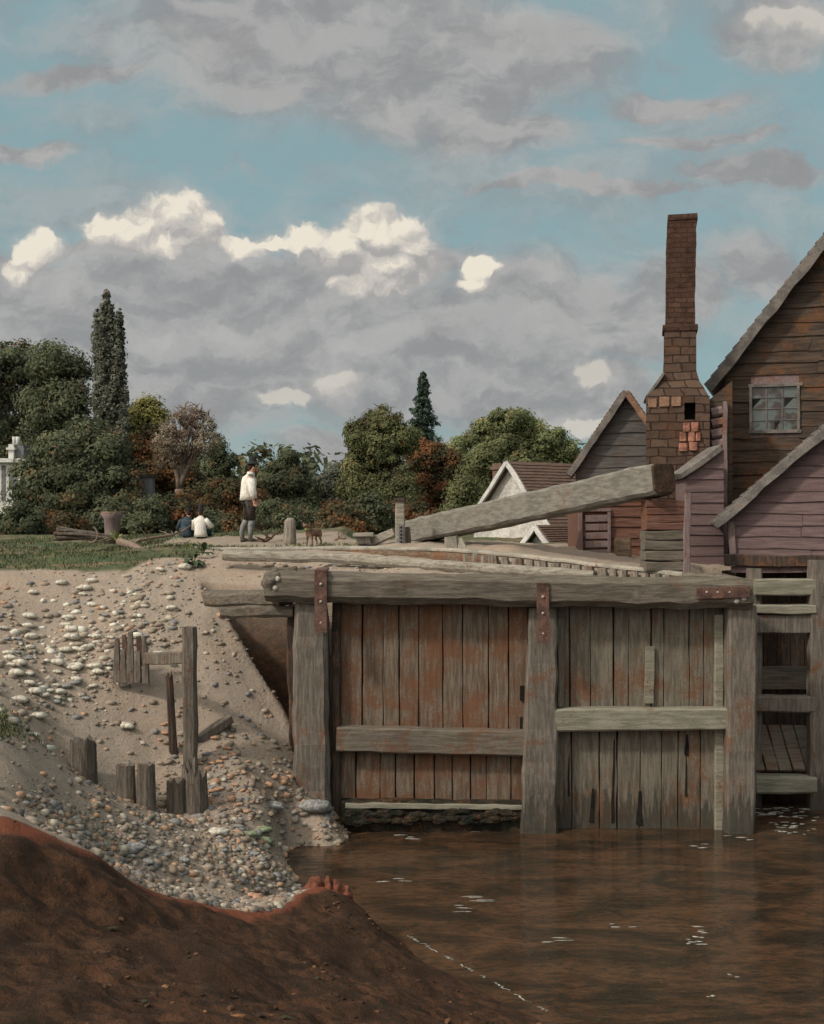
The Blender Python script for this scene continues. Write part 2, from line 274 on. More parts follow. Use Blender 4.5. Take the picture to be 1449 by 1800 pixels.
# ------------------------------------------------------------ mesh helpers
ORG = {}                                            # world origin of each root or child
def link(o): S.collection.objects.link(o); return o
def thing(name, loc, label, cat, group=None, rz=0.0):
    o = bpy.data.objects.new(name, None); link(o); o.empty_display_size = 0.3
    o.location = loc; o.rotation_euler = (0, 0, rz); o['label'] = label; o['category'] = cat
    if group: o['group'] = group
    ORG[o.name] = Vector(loc); return o
def tag(o, label, cat, group=None):
    o['label'] = label; o['category'] = cat
    if group: o['group'] = group
    return o
class MB:
    def __init__(s): s.v = []; s.f = []; s.c = []
    def add(s, vs, fs, c=0.0):
        k = len(s.v); s.v += [tuple(x) for x in vs]; s.f += [tuple(i + k for i in f) for f in fs]; s.c += [c] * len(fs)
    def build(s, name, m, parent=None, origin=None, local=False, smooth_=False, bevel=0.0):
        if local: o3 = Vector((0, 0, 0))
        elif parent is not None: o3 = ORG[parent.name]
        else: o3 = Vector(origin) if origin is not None else Vector((0, 0, 0))
        me = bpy.data.meshes.new(name)
        me.from_pydata([(a[0] - o3[0], a[1] - o3[1], a[2] - o3[2]) for a in s.v], [], s.f)
        if any(s.c):
            at = me.attributes.new('var', 'FLOAT', 'FACE'); at.data.foreach_set('value', s.c)
        me.materials.append(m); me.update()
        o = bpy.data.objects.new(name, me); link(o)
        if parent is not None: o.parent = parent; ORG[o.name] = ORG.get(parent.name, Vector((0, 0, 0)))
        else: o.location = o3; ORG[o.name] = o3
        if smooth_: me.polygons.foreach_set('use_smooth', [True] * len(me.polygons))
        if bevel:
            b = o.modifiers.new('bevel', 'BEVEL'); b.width = bevel; b.segments = 2; b.limit_method = 'ANGLE'
        return o
    def timber(s, p0, p1, w, h, seg=None, jit=0.012, bev=0.12, taper=1.0, up=None, c=0.0, seed=None, endjit=0.0):
        p0 = Vector(p0); p1 = Vector(p1); d = p1 - p0; ln = d.length; d.normalize()
        if up is None: up = Vector((0, 0, 1)) if abs(d.z) < 0.85 else Vector((0, -1, 0))
        sd_ = d.cross(up).normalized(); up2 = sd_.cross(d).normalized()
        seg = seg or max(2, int(ln / 0.22)); b = min(w, h) * bev
        so_ = rnd.random() * 50 if seed is None else seed
        prof = [(-w/2 + b, -h/2), (w/2 - b, -h/2), (w/2, -h/2 + b), (w/2, h/2 - b), (w/2 - b, h/2), (-w/2 + b, h/2), (-w/2, h/2 - b), (-w/2, -h/2 + b)]
        vs = []
        for i in range(seg + 1):
            t = i / seg; k = 1 + (taper - 1) * t; q = p0 + d * (ln * t)
            e = 1.0
            if i in (0, seg): e = 0.97
            for j, (a, bb) in enumerate(prof):
                pp = q + sd_ * (a * k * e) + up2 * (bb * k * e)
                nv = noise.noise_vector(Vector((pp.x * 2.3 + so_, pp.y * 2.3, pp.z * 2.3)))
                nf = noise.noise_vector(Vector((pp.x * 9 + so_, pp.y * 9, pp.z * 9)))
                pp = pp + nv * jit * 1.6 + nf * jit * 0.5
                if endjit and i in (0, seg): pp = pp + d * (rnd.uniform(-1, 1) * endjit)
                vs.append(pp)
        fs = []
        for i in range(seg):
            for j in range(8):
                a = i * 8 + j; b2 = i * 8 + (j + 1) % 8; fs.append((a, b2, b2 + 8, a + 8))
        fs.append(tuple(range(7, -1, -1))); fs.append(tuple(range(seg * 8, seg * 8 + 8)))
        s.add(vs, fs, c)
    def tube(s, pts, rad, n=8, jit=0.0, cap=True, c=0.0):
        pts = [Vector(p) for p in pts]; vs = []; m = len(pts)
        ref = Vector((0.13, 0.27, 1)).normalized()
        for i, p in enumerate(pts):
            d = (pts[min(i + 1, m - 1)] - pts[max(i - 1, 0)]).normalized()
            r_ = Vector((0, 1, 0)) if abs(d.z) > .8 else (ref if abs(d.dot(ref)) < 0.95 else Vector((1, 0, 0)))
            a = d.cross(r_).normalized(); b = d.cross(a).normalized()
            rr = rad[i] if isinstance(rad, (list, tuple)) else rad
            ra, rb = rr if isinstance(rr, (list, tuple)) else (rr, rr)
            for j in range(n):
                th = 2 * math.pi * j / n
                q = p + a * (ra * math.cos(th)) + b * (rb * math.sin(th))
                if jit: q = q + noise.noise_vector(q * 4) * jit
                vs.append(q)
        fs = [(i * n + j, i * n + (j + 1) % n, (i + 1) * n + (j + 1) % n, (i + 1) * n + j) for i in range(m - 1) for j in range(n)]
        if cap: fs += [tuple(range(n - 1, -1, -1)), tuple(range((m - 1) * n, m * n))]
        s.add(vs, fs, c)
    def box(s, lo, hi, c=0.0):
        x0, y0, z0 = lo; x1, y1, z1 = hi
        s.add([(x0,y0,z0),(x1,y0,z0),(x1,y1,z0),(x0,y1,z0),(x0,y0,z1),(x1,y0,z1),(x1,y1,z1),(x0,y1,z1)],
              [(0,3,2,1),(4,5,6,7),(0,1,5,4),(1,2,6,5),(2,3,7,6),(3,0,4,7)], c)
    def prism(s, poly, off, c=0.0):
        n = len(poly); off = Vector(off); a = [Vector(p) for p in poly]; b = [p + off for p in a]
        s.add(a + b, [tuple(range(n))] + [tuple(range(2 * n - 1, n - 1, -1))] + [(i, i + n, (i + 1) % n + n, (i + 1) % n) for i in range(n)], c)
    def rock(s, c0, rx, ry, rz, rot=0.0, sub=1, rough_=0.18, c=0.0, tilt=0.0):
        vs, fs = ICO[sub]; M3 = Matrix.Rotation(rot, 3, 'Z') @ Matrix.Rotation(tilt, 3, 'X'); out = []; sd_ = rnd.random() * 90
        for v in vs:
            k = 1 + rough_ * noise.noise(Vector((v[0] * 1.6 + sd_, v[1] * 1.6, v[2] * 1.6)))
            out.append(Vector(c0) + M3 @ Vector((v[0] * rx * k, v[1] * ry * k, v[2] * rz * k)))
        s.add(out, fs, c)
ICO = {}
for sub in (1, 2, 3):
    bm = bmesh.new(); bmesh.ops.create_icosphere(bm, subdivisions=sub, radius=1.0); bm.verts.ensure_lookup_table()
    ICO[sub] = ([tuple(v.co) for v in bm.verts], [tuple(v.index for v in f.verts) for f in bm.faces]); bm.free()

# ------------------------------------------------------------ ground
def XYZ(a): p = P(*a); return (p.x, p.y, p.z)
common = [(-500,1010,20),(-500,950,30),(0,1010,20),(110,1010,20.2),(200,1008,20.3),(330,1000,20.8),(400,1008,20.7),(480,1000,21),(0,975,25),(150,975,24.5),(330,962,22.6),(230,965,25),
          (450,954,25.5),(345,946,27),(0,945,31),(300,944,30),(600,952,25.5),(200,940,40),(600,938,40),(-500,940,40),(900,938,40),(600,963,22.8),(560,962,23.2)]
A = [XYZ(a) for a in common + [
 (-400,1800,5),(0,1800,5.5),(0,1650,7.5),(0,1520,8.8),(0,1432,9.5),(-200,1400,9.3),(150,1502,10),(250,1556,10.5),(350,1588,11),(450,1602,11.5),(500,1588,12.2),(560,1560,13),
 (610,1575,13.2),(660,1628,13.2),(200,1650,8.8),(200,1800,6.2),(400,1800,7),(400,1700,9),(600,1720,10.2),(600,1630,12),(700,1800,9),(800,1800,10.2),(900,1800,10.9),
 (700,1652,13.3),(800,1717,12.25),(960,1800,11.1),
 (0,1420,11),(-300,1350,11),(150,1490,11.8),(250,1545,12.5),(350,1578,13),(450,1592,13.6),
 (-300,1180,15),(0,1330,12.3),(0,1245,13.8),(0,1225,16),(0,1150,17.2),(0,1080,18.5),
 (110,1420,12.8),(110,1345,14.3),(110,1325,16),(110,1200,17.3),(110,1100,18.8),
 (200,1480,13),(200,1402,14.8),(200,1390,16),(200,1250,17.2),(200,1120,18.6),
 (300,1520,13.4),(300,1440,15.2),(300,1430,16),(300,1300,17.3),(300,1150,18.6),(300,1040,19.8),
 (400,1540,14),(400,1440,15.9),(400,1350,17),(400,1200,18.4),(400,1080,19.6),
 (480,1530,15),(480,1440,16.6),(480,1350,17.5),(480,1250,18.4),(480,1150,19.2),(480,1060,19.9),
 (560,1448,17.2),(600,1457,17.7),(500,1500,16.6),(485,1588,14.5),(540,1480,17.1)]]
A += [(-1.07,14.3,-.35),(-1.2,15.4,-.3),(-.5,13.9,-.5),(0,15,-.6),(0.6,12.9,-.5),(1,13.5,-.6),(2,16,-.7),(0,17.5,-.5),(4,15,-.8),(3.4,11,-.6),(7,18,-.7),(7,14,-.7),
      (-.9,16.8,-.35),(12,15,-.7),(1.9,10.9,-.3),(4.7,10.6,.35),(12,9,1.0),(6,12,-.5),(5,8,0.8),(-.9,18.6,.4),(3,19,.3),(2.2,8,.7),(-1.6,18.9,2.2),(-1.8,20,3.6),(0,21,4.0),(3,21,4),(8,22,4),(14,22,4.1)]
B = [XYZ(a) for a in common + [(480,1008,20.2),(600,1012,18.8),(600,988,20.6),(700,988,21.6),(800,1012,18.8),(800,1000,21.2),(900,1006,20.7),(1000,1018,20.0),(1100,1028,19.1),(860,1008,19.6),(800,1004,19.6),(1000,1022,18.7),(1100,1024,18.9),(1000,978,21.7),(1200,1032,18.4),(1200,1003,19.5),(1100,992,20.5),
     (700,958,23.2),(900,964,22.3),(1100,985,21.4),(1250,1010,19.9)]] + [(8,20,3.9),(12,25,4.1),(8,26,4.1),(14,20,3.9),(4,26,4.2),(2,30,4.2)]
def rbf(pts):
    p = np.array(pts); x = p[:, :2]; n = len(p)
    d = np.sqrt(((x[:, None] - x[None]) ** 2).sum(-1) + 0.04)
    K = np.zeros((n + 3, n + 3)); K[:n, :n] = d + np.eye(n) * 0.005 * -1; K[:n, n] = 1; K[:n, n+1:] = x; K[n, :n] = 1; K[n+1:, :n] = x.T
    c = np.linalg.solve(K, np.concatenate([p[:, 2], [0, 0, 0]]))
    def f(X, Y):
        out = c[n] + c[n+1] * X + c[n+2] * Y
        for i in range(n): out = out + c[i] * np.sqrt((X - x[i, 0]) ** 2 + (Y - x[i, 1]) ** 2 + 0.04)
        return out
    return f
fA = rbf(A); fB = rbf(B)
def ss(x, a, b): t = np.clip((x - a) / (b - a), 0, 1); return t * t * (3 - 2 * t)
def vnoise(X, Y, s, seed=0):
    r = np.random.RandomState(seed); G = r.rand(128, 128)
    x = X * s + 1000; y = Y * s + 1000; xi = np.floor(x).astype(int); yi = np.floor(y).astype(int); fx = x - xi; fy = y - yi
    fx = fx * fx * (3 - 2 * fx); fy = fy * fy * (3 - 2 * fy)
    g = lambda a, b: G[a % 128, b % 128]
    return (g(xi, yi) * (1 - fx) + g(xi + 1, yi) * fx) * (1 - fy) + (g(xi, yi + 1) * (1 - fx) + g(xi + 1, yi + 1) * fx) * fy - 0.5
lipx = [-30, PX(0, 9.5), PX(150, 10), PX(250, 10.5), PX(350, 11), PX(450, 11.5), PX(500, 12.2), PX(560, 13.1), PX(700, 13.3), PX(800, 12.3), PX(960, 11.1), 5, 30]
lipy = [8, 9.5, 10, 10.5, 11, 11.5, 12.2, 13.3, 13.9, 12.6, 11.6, 12.0, 12]
grassx = [-30, PX(0, 20), PX(110, 20.2), PX(220, 20.6), PX(330, 21.4), PX(380, 22.4), 0, 30]
grassy = [20.2, 20.2, 20.4, 20.6, 21.6, 22.9, 23.6, 24]
def ground(X, Y):
    m = ss(X, -1.85, -1.45) * ss(Y, 18.35, 18.6)
    m = m * (1 - ss(X, 5.35, 5.5) * (1 - ss(Y, 20.9, 21.3)))
    a = fA(X, Y); b = fB(X, Y)
    d1 = (X + 3.2 + Y - 19.6) / 1.414; a = a - 2.3 * ss(d1, 0, .2) * (1 - ss(Y, 20.0, 20.25)) * (1 - ss(X, -1.95, -1.85)) * ss(Y, 17.9, 18.2)
    far = ss(Y, 36, 46)
    z = a * (1 - m) + b * m
    side = np.maximum(ss(-X, 14, 24), ss(X, 16, 26)); z = z * (1 - side) + (4.1 * ss(Y, 12, 22) + 2.2 * (1 - ss(Y, 12, 22))) * side
    z = np.where(Y < 4.5, z * ss(Y, 0, 4.5) + 2.4 * (1 - ss(Y, 0, 4.5)), z)
    z = z * (1 - far) + 4.1 * far
    dry = ss(z, 0.0, 0.5)
    bas = ss(X, 5.15, 5.4) * (1 - ss(Y, 20.9, 21.2)) * ss(Y, 12.5, 14); z = np.where(bas > 0, np.minimum(z, -0.6 * bas + 4.2 * (1 - bas)), z)
    z = z + (vnoise(X, Y, 1.1, 1) * 0.10 + vnoise(X, Y, 3.1, 2) * 0.055 + vnoise(X, Y, 8, 3) * 0.03) * (0.25 + 0.75 * dry) * (1 - far)
    fg = ss(np.interp(X, lipx, lipy) - Y, 0.0, 0.6)
    z = z + fg * dry * (vnoise(X, Y, 1.9, 5) * 0.10 + vnoise(X, Y, 5, 6) * 0.08 + vnoise(X, Y, 12, 7) * 0.06)
    return z
def axis(segs):
    out = []
    for a, b, s in segs: out += list(np.arange(a, b, s))
    return np.array(out + [segs[-1][1]])
gx = axis([(-2500, -200, 500), (-200, -40, 40), (-40, -10, 2), (-10, -6, .3), (-6, 6.5, .065), (6.5, 14, .3), (14, 40, 2), (40, 200, 40), (200, 2500, 500)])
gy = axis([(-200, -20, 40), (-20, 2, 2), (2, 5, .3), (5, 23.5, .07), (23.5, 34, .3), (34, 80, 2.5), (80, 300, 30), (300, 4500, 600)])
GX, GY = np.meshgrid(gx, gy); GZ = ground(GX, GY)
def gz(x, y): return float(ground(np.array([float(x)]), np.array([float(y)]))[0])
nx, ny = len(gx), len(gy)
me = bpy.data.meshes.new('ground')
vs = np.stack([GX.ravel(), GY.ravel(), GZ.ravel()], 1)
ii = np.arange(nx * ny).reshape(ny, nx)
fc = np.stack([ii[:-1, :-1].ravel(), ii[:-1, 1:].ravel(), ii[1:, 1:].ravel(), ii[1:, :-1].ravel()], 1)
me.from_pydata(vs.tolist(), [], fc.tolist()); me.polygons.foreach_set('use_smooth', [True] * len(me.polygons))
wob = vnoise(GX, GY, 1.7, 11) * 0.5 + vnoise(GX, GY, 6, 12) * 0.25
zone_grass = ss(GY + wob * 1.2 - np.interp(GX, grassx, grassy), -0.1, 0.25)
path = ss(GX + wob, -6.3, -5.3) * (1 - ss(GY + wob, 27.0, 28.5)) * ss(GY + wob * .6, 22.3, 23.6); path = np.maximum(path, ss(GX + wob, -4.1, -3.6) * (1 - ss(GY, 27, 28.5)))
zone_grass = zone_grass * (1 - 0.85 * path)
sl = np.interp(GX, lipx, lipy) - GY + wob * 0.25
rec_shade = ss((GX + 3.2 + GY - 19.6) / 1.414 + vnoise(GX, GY, 4, 70) * .12, 0.0, .08) * (1 - ss(GY, 20.1, 20.3)) * (1 - ss(GX, -1.6, -1.5)) * ss(GY, 17.9, 18.2)  # shade of the hollow by the heel post, painted as dark earth colour
zone_fg = ss(sl, -0.02, 0.06); zone_clay = zone_fg * (1 - ss(sl + vnoise(GX, GY, 1.3, 14) * .5, 0.22, 0.45)) * ss(GZ, 0.05, .2)
colr = np.zeros((ny * nx, 4), dtype=np.float32); colr[:, 0] = zone_grass.ravel(); colr[:, 1] = np.maximum(zone_fg, rec_shade * .96).ravel(); colr[:, 2] = zone_clay.ravel(); colr[:, 3] = 1
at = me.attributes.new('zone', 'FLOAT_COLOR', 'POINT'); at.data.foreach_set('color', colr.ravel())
gm_ = bpy.data.materials.new('ground_earth'); gm_.use_nodes = True
def ground_mat(m):
    t = m.node_tree; b = t.nodes['Principled BSDF']; tc = t.nodes.new('ShaderNodeTexCoord'); o = tc.outputs['Object']
    a = t.nodes.new('ShaderNodeAttribute'); a.attribute_name = 'zone'; sp = t.nodes.new('ShaderNodeSeparateColor'); L(t, a.outputs['Color'], sp.inputs[0])
    n1 = noise_(t, o, 0.9, 8, 0.65, 0.5); n2 = noise_(t, o, 7, 8, 0.7); n3 = noise_(t, o, 40, 4, 0.7)
    gr = mixc(t, smooth(t, n1, 0.35, 0.65), (0.335, 0.262, 0.205), (0.30, 0.252, 0.207))
    gr = mixc(t, smooth(t, n2, 0.54, 0.74, 0, 0.4), gr, (0.22, 0.14, 0.095))
    gr = mixc(t, smooth(t, n3, 0.5, 0.75, 0, 0.45), gr, (0.14, 0.115, 0.095))
    vo = t.nodes.new('ShaderNodeTexVoronoi'); vo.inputs['Scale'].default_value = 17; L(t, vmath(t, 'ADD', o, vmath(t, 'MULTIPLY', noise_(t, o, 6, 3, out=1), (0.1, 0.1, 0.1))), vo.inputs['Vector'])
    vs_ = t.nodes.new('ShaderNodeSeparateColor'); L(t, vo.outputs['Color'], vs_.inputs[0])
    stone = mixc(t, vs_.outputs[1], (0.20, 0.165, 0.135), (0.34, 0.30, 0.25))
    gr = mixc(t, math_(t, 'MULTIPLY', smooth(t, vo.outputs['Distance'], 0.42, 0.30), smooth(t, vs_.outputs[0], 0.4, 0.5, 0, 0.7)), gr, stone)
    gs = mixc(t, smooth(t, n2, 0.35, 0.65), (0.05, 0.062, 0.032), (0.10, 0.11, 0.055))
    gs = mixc(t, smooth(t, n1, 0.5, 0.6), gs, (0.055, 0.085, 0.042))
    gs = mixc(t, smooth(t, noise_(t, vmath(t, 'MULTIPLY', o, (1, 2.5, 1)), 1.1, 5, 0.6), 0.50, 0.60, 0, 0.85), gs, (0.20, 0.14, 0.095))
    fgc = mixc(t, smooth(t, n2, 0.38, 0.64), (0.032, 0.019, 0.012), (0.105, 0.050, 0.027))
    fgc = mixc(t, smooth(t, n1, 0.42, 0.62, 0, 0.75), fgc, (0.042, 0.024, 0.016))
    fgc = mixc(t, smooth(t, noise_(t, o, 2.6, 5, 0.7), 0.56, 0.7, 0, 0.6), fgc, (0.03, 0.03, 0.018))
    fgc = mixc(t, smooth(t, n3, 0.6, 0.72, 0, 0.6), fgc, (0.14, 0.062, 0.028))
    cl = mixc(t, n2, (0.13, 0.040, 0.022), (0.24, 0.085, 0.048))
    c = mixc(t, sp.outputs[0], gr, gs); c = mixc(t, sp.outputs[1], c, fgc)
    c = mixc(t, math_(t, 'MULTIPLY', sp.outputs[2], smooth(t, n2, 0.2, 0.4)), c, cl)
    L(t, c, b.inputs['Base Color']); b.inputs['Roughness'].default_value = 0.95; b.inputs['Specular IOR Level'].default_value = 0.15
    bp = t.nodes.new('ShaderNodeBump'); bp.inputs['Strength'].default_value = 0.9; bp.inputs['Distance'].default_value = 0.05
    L(t, math_(t, 'ADD', n2, math_(t, 'MULTIPLY', n3, 0.5)), bp.inputs['Height']); L(t, bp.outputs[0], b.inputs['Normal'])
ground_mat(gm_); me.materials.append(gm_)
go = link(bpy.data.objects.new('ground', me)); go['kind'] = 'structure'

# water
def water_mat():
    m = bpy.data.materials.new('brown_water'); m.use_nodes = True; t = m.node_tree; b = t.nodes['Principled BSDF']; o = t.nodes.new('ShaderNodeTexCoord').outputs['Object']
    n = noise_(t, vmath(t, 'MULTIPLY', o, (0.7, 1.6, 1)), 1.2, 8, 0.7, 0.6); n2 = noise_(t, vmath(t, 'MULTIPLY', o, (1, 2.4, 1)), 6, 7, 0.72)
    c = mixc(t, smooth(t, n, 0.38, 0.62), (0.018, 0.014, 0.010), (0.080, 0.042, 0.023))
    c = mixc(t, smooth(t, n2, 0.48, 0.60, 0, 0.85), c, (0.020, 0.020, 0.015))
    c = mixc(t, smooth(t, noise_(t, o, 30, 3, 0.8), 0.54, 0.68, 0, 0.6), c, (0.11, 0.06, 0.032))
    L(t, c, b.inputs['Base Color']); b.inputs['Roughness'].default_value = 0.04; b.inputs['IOR'].default_value = 1.5
    bp = t.nodes.new('ShaderNodeBump'); bp.inputs['Strength'].default_value = 0.16; bp.inputs['Distance'].default_value = 0.05
    r1 = math_(t, 'ADD', noise_(t, vmath(t, 'MULTIPLY', o, (1.0, 3.6, 1)), 2.6, 3, 0.5, 0.4), math_(t, 'MULTIPLY', noise_(t, vmath(t, 'MULTIPLY', o, (1.0, 3.0, 1)), 14, 3, 0.6), 0.22))
    L(t, r1, bp.inputs['Height']); L(t, bp.outputs[0], b.inputs['Normal']); return m
mb = MB(); mb.add([(-3.2, 10.0, 0), (16, 10.0, 0), (16, 21.2, 0), (-3.2, 21.2, 0)], [(0, 1, 2, 3)])
wo = mb.build('water', water_mat()); wo['kind'] = 'structure'

# ------------------------------------------------------------ gravel, pebbles
lipf = lambda x: float(np.interp(x, lipx, lipy)); graf = lambda x: float(np.interp(x, grassx, grassy))
NP = 15000
rs = np.random.RandomState(5)
cx = rs.uniform(-8.5, -0.2, NP * 3); cy = rs.uniform(10, 21.5, NP * 3); cz = ground(cx, cy)
den = 0.30 + 0.9 * ss(vnoise(cx, cy, 0.9, 20) + vnoise(cx, cy, 2.5, 21) * .6, -0.1, 0.4)
pxs = cx / cy * F + 724.5; pys = 900 - (cz - H) / cy * F
pale_band = np.exp(-((pxs - 120) / 150) ** 2 - ((pys - 1170 - (120 - pxs) * .3) / 110) ** 2)
low = ss(pys, 1330, 1430)
den = den * (0.10 + 0.9 * np.maximum(pale_band, low)) + 0.5 * np.exp(-((pxs - 400) / 110) ** 2 - ((pys - 1370) / 90) ** 2)
keep = (rs.rand(NP * 3) < den) & (cy > np.interp(cx, lipx, lipy) + 0.05) & (cy < np.interp(cx, grassx, grassy) - .1) & (cz > -0.05)
kk = np.nonzero(keep)[0][:NP]
mb = MB(); big = []
for k in kk:
    x, y, z = cx[k], cy[k], cz[k]
    r = 0.014 + 0.065 * rs.rand() ** 3.2
    u = rs.rand(); pb = pale_band[k]; peach = math.exp(-((pxs[k] - 380) / 130) ** 2 - ((pys[k] - 1340) / 130) ** 2)
    if pb > 0.15 and u < 0.8 * pb: va = rs.choice([0.45, 0.96, 0.3, 0.25]); r *= 1.25
    elif u < 0.45 * peach + 0.06: va = rs.choice([0.7, 0.9, 0.83, 0.05])
    else: va = rs.choice([0.1, 0.1, 0.1, 0.25, 0.3, 0.48, 0.6, 0.85, 0.72])
    mb.rock((x, y, z - r * 0.06), r * rs.uniform(1.0, 1.6), r * rs.uniform(0.8, 1.1), r * rs.uniform(0.45, 0.75), rs.uniform(0, 6.28), 1, 0.3, va, rs.uniform(-.5, .2))
o = mb.build('gravel', pebble_mat, smooth_=True); o['label'] = 'loose grey, cream and peach gravel covering the bank below the path'; o['category'] = 'gravel'; o['kind'] = 'stuff'

mb = MB(); clod_mat = var_mat('clods', [(0, (0.028, 0.018, 0.012)), (.35, (0.055, 0.032, 0.02)), (.6, (0.10, 0.05, 0.027)), (.8, (0.035, 0.034, 0.02)), (.92, (0.16, 0.08, 0.04))], nscale=12)  # dark earth colours of the clods themselves
ax_ = rs.uniform(-5.5, 1.4, 9000); ay_ = rs.uniform(5, 14, 9000); az_ = ground(ax_, ay_)
for x, y, z in zip(ax_, ay_, az_):
    if y > lipf(x) - .05 or z < .03 or abs(x) > .38 * y + .6: continue
    if vnoise(np.array([x]), np.array([y]), 1.4, 60)[0] < rs.uniform(-.15, .6): continue
    r = .006 + .022 * rs.rand() ** 2.5; mb.rock((x, y, z), r * rs.uniform(1, 2.2), r, r * .6, rs.uniform(0, 6.28), 1, .5, max(.01, rs.rand()), rs.uniform(-.4, .4))
o = mb.build('soil_clods', clod_mat); o['label'] = 'small dark clods and crumbs on the dark brown foreground bank'; o['category'] = 'soil'; o['kind'] = 'stuff'

# find the ground point seen at a photo pixel (used only to measure where things stand)
_py = 900 - (GZ - H) / np.maximum(GY, .5) * F; _px = GX / np.maximum(GY, .5) * F + 724.5
def hit(px, py, ymin=5, ymax=60):
    best = None; yy = np.arange(ymin, ymax, 0.04); xx = (px - 724.5) / F * yy; zz = ground(xx, yy); rz = H + (900 - py) / F * yy
    k = np.nonzero(zz >= rz)[0]
    i = k[0] if len(k) else len(yy) - 1
    return Vector((xx[i], yy[i], zz[i]))
def stones(spec, name, m, label, group, jx, jy, n, rlo, rhi, rr):
    for i in range(n):
        px = spec[0] + rr.gauss(0, 1) * jx; py = spec[1] + rr.gauss(0, 1) * jy
        p = hit(px, py, 10, 24); r = rr.uniform(rlo, rhi)
        if p.y < lipf(p.x) + .1 or p.y > graf(p.x) or p.z < 0.02: continue
        q = MB(); q.rock((p.x, p.y, p.z + r * .3), r * 1.35, r, r * .55, rr.uniform(-.5, .5), 2, .35, 0, -.25)
        tag(q.build(name, m, origin=p, smooth_=True), label, 'stone', group)
r2 = random.Random(3)
for (x, y, n) in [(130, 1100, 10), (60, 1110, 10), (60, 1190, 14), (150, 1150, 14), (190, 1050, 5), (90, 1240, 10)]:
    stones((x, y), 'pale_stone', cream_stone, 'chalky cream stone lying among the scree on the left slope', 'cream stones on the left slope', 54, 36, n, .035, .105, r2)
for (x, y, n) in [(60, 1150, 6), (150, 1200, 6), (200, 1090, 6), (280, 1490, 8), (420, 1510, 6)]:
    stones((x, y), 'grey_stone', grey_stone, 'dull grey stone half sunk in the gravel slope', 'grey stones in the gravel slope', 34, 24, n, .04, .07, r2)
for (x, y, n) in [(385, 1330, 10), (400, 1370, 8), (300, 1300, 6), (430, 1450, 6)]:
    stones((x, y), 'peach_stone', peach_stone, 'peach coloured stone in the gravel hollow around the old posts', 'peach stones in the hollow', 22, 20, n, .03, .055, r2)
def one_stone(px, py, rp, m, label, fl=.6, group=None, asp=1.4, name='boulder'):
    p = hit(px, py, 10, 24); r = rp * p.y / F
    q = MB(); q.rock((p.x, p.y, p.z + r * .25), r * asp, r, r * fl, 0.1, 3, .35, 0, -.2)
    tag(q.build(name, m, origin=p, smooth_=True), label, 'stone', group)
one_stone(215, 1207, 8, cream_stone, 'lone bright cream stone on bare slope left of the old post')
one_stone(480, 1423, 15, grey_stone, 'flat pale grey boulder just left of the gate heel post')
one_stone(555, 1425, 22, grey_stone, 'large grey boulder against the foot of the gate heel post')
one_stone(438, 1472, 13, green_stone, 'green mossy stone, leftmost of three above the water edge')
one_stone(462, 1462, 12, green_stone, 'green mossy stone, topmost of three above the water edge')
one_stone(466, 1482, 12, green_stone, 'green mossy stone, lowest of three above the water edge')
one_stone(385, 1466, 13, cream_stone, 'pale stone beside a blue-grey one below the dark stump shadow')
one_stone(447, 1583, 14, peach_stone, 'tan stone at the lower tip of the gravel by the red clay')
one_stone(235, 1495, 14, grey_stone, 'pale grey flat stone alone on the lower gravel slope')
one_stone(325, 1000, 11, cream_stone, 'white stone under the dark weed at the grass edge', asp=1.0)

# red clay lumps on the foreground knoll
for i, (px, py, rw, rh) in enumerate([(552, 1556, 14, 20), (578, 1560, 8, 17), (592, 1562, 8, 15), (607, 1566, 8, 14)]):
    Y = 13.15; p = P(px, py + rh, Y); p.z = gz(p.x, p.y); q = MB(); s_ = Y / F
    q.rock((p.x, p.y, p.z - 0.03), rw * s_ * 1.35, .2, rh * s_ * 1.25, .1, 3, .5)
    tag(q.build('clay_lump', red_clay, origin=p, smooth_=True), ['largest red clay lump, left end of the knoll by the pool', 'narrow red clay lump right of the largest one', 'narrow red clay lump, third from left on the knoll', 'red clay lump at right end of the knoll row'][i], 'clay lump', 'red clay lumps on the knoll')

# ------------------------------------------------------------ the lock gate
GYY = 18.0
g = thing('lock_gate', (PX(900, GYY), GYY, 0), 'big weathered grey timber lock gate with planks and iron straps in brown pool', 'lock gate')
def Z(py, Y=GYY): return PZ(py, Y)
def X(px, Y=GYY): return PX(px, Y)
q = MB(); q.timber((X(468, 17.75), 17.75, Z(1031, 17.75)), (X(1318, 17.75), 17.75, Z(1043, 17.75)), .50, .47, seg=46, jit=.022, bev=.22); q.build('top_beam', beam_grey, g)
q = MB(); q.timber((X(552), 17.86, -.5), (X(548), 17.86, Z(1058)), .62, .42, seg=24, jit=.03, bev=.18, taper=.86); q.build('heel_post', post_grey, g)
q = MB(); q.timber((X(592), 18.0, -.5), (X(592), 18.0, Z(1058)), .13, .25, jit=.015); q.build('side_post', dark_wood, g)
q = MB(); q.timber((X(943), 17.84, -.6), (X(952), 17.84, Z(1066)), .60, .34, seg=24, jit=.02, taper=.72); q.build('middle_post', post_grey, g)
q = MB(); q.timber((X(1292), 17.84, -.6), (X(1297), 17.84, Z(1062)), .46, .36, seg=24, jit=.016); q.build('mitre_post', post_grey, g)
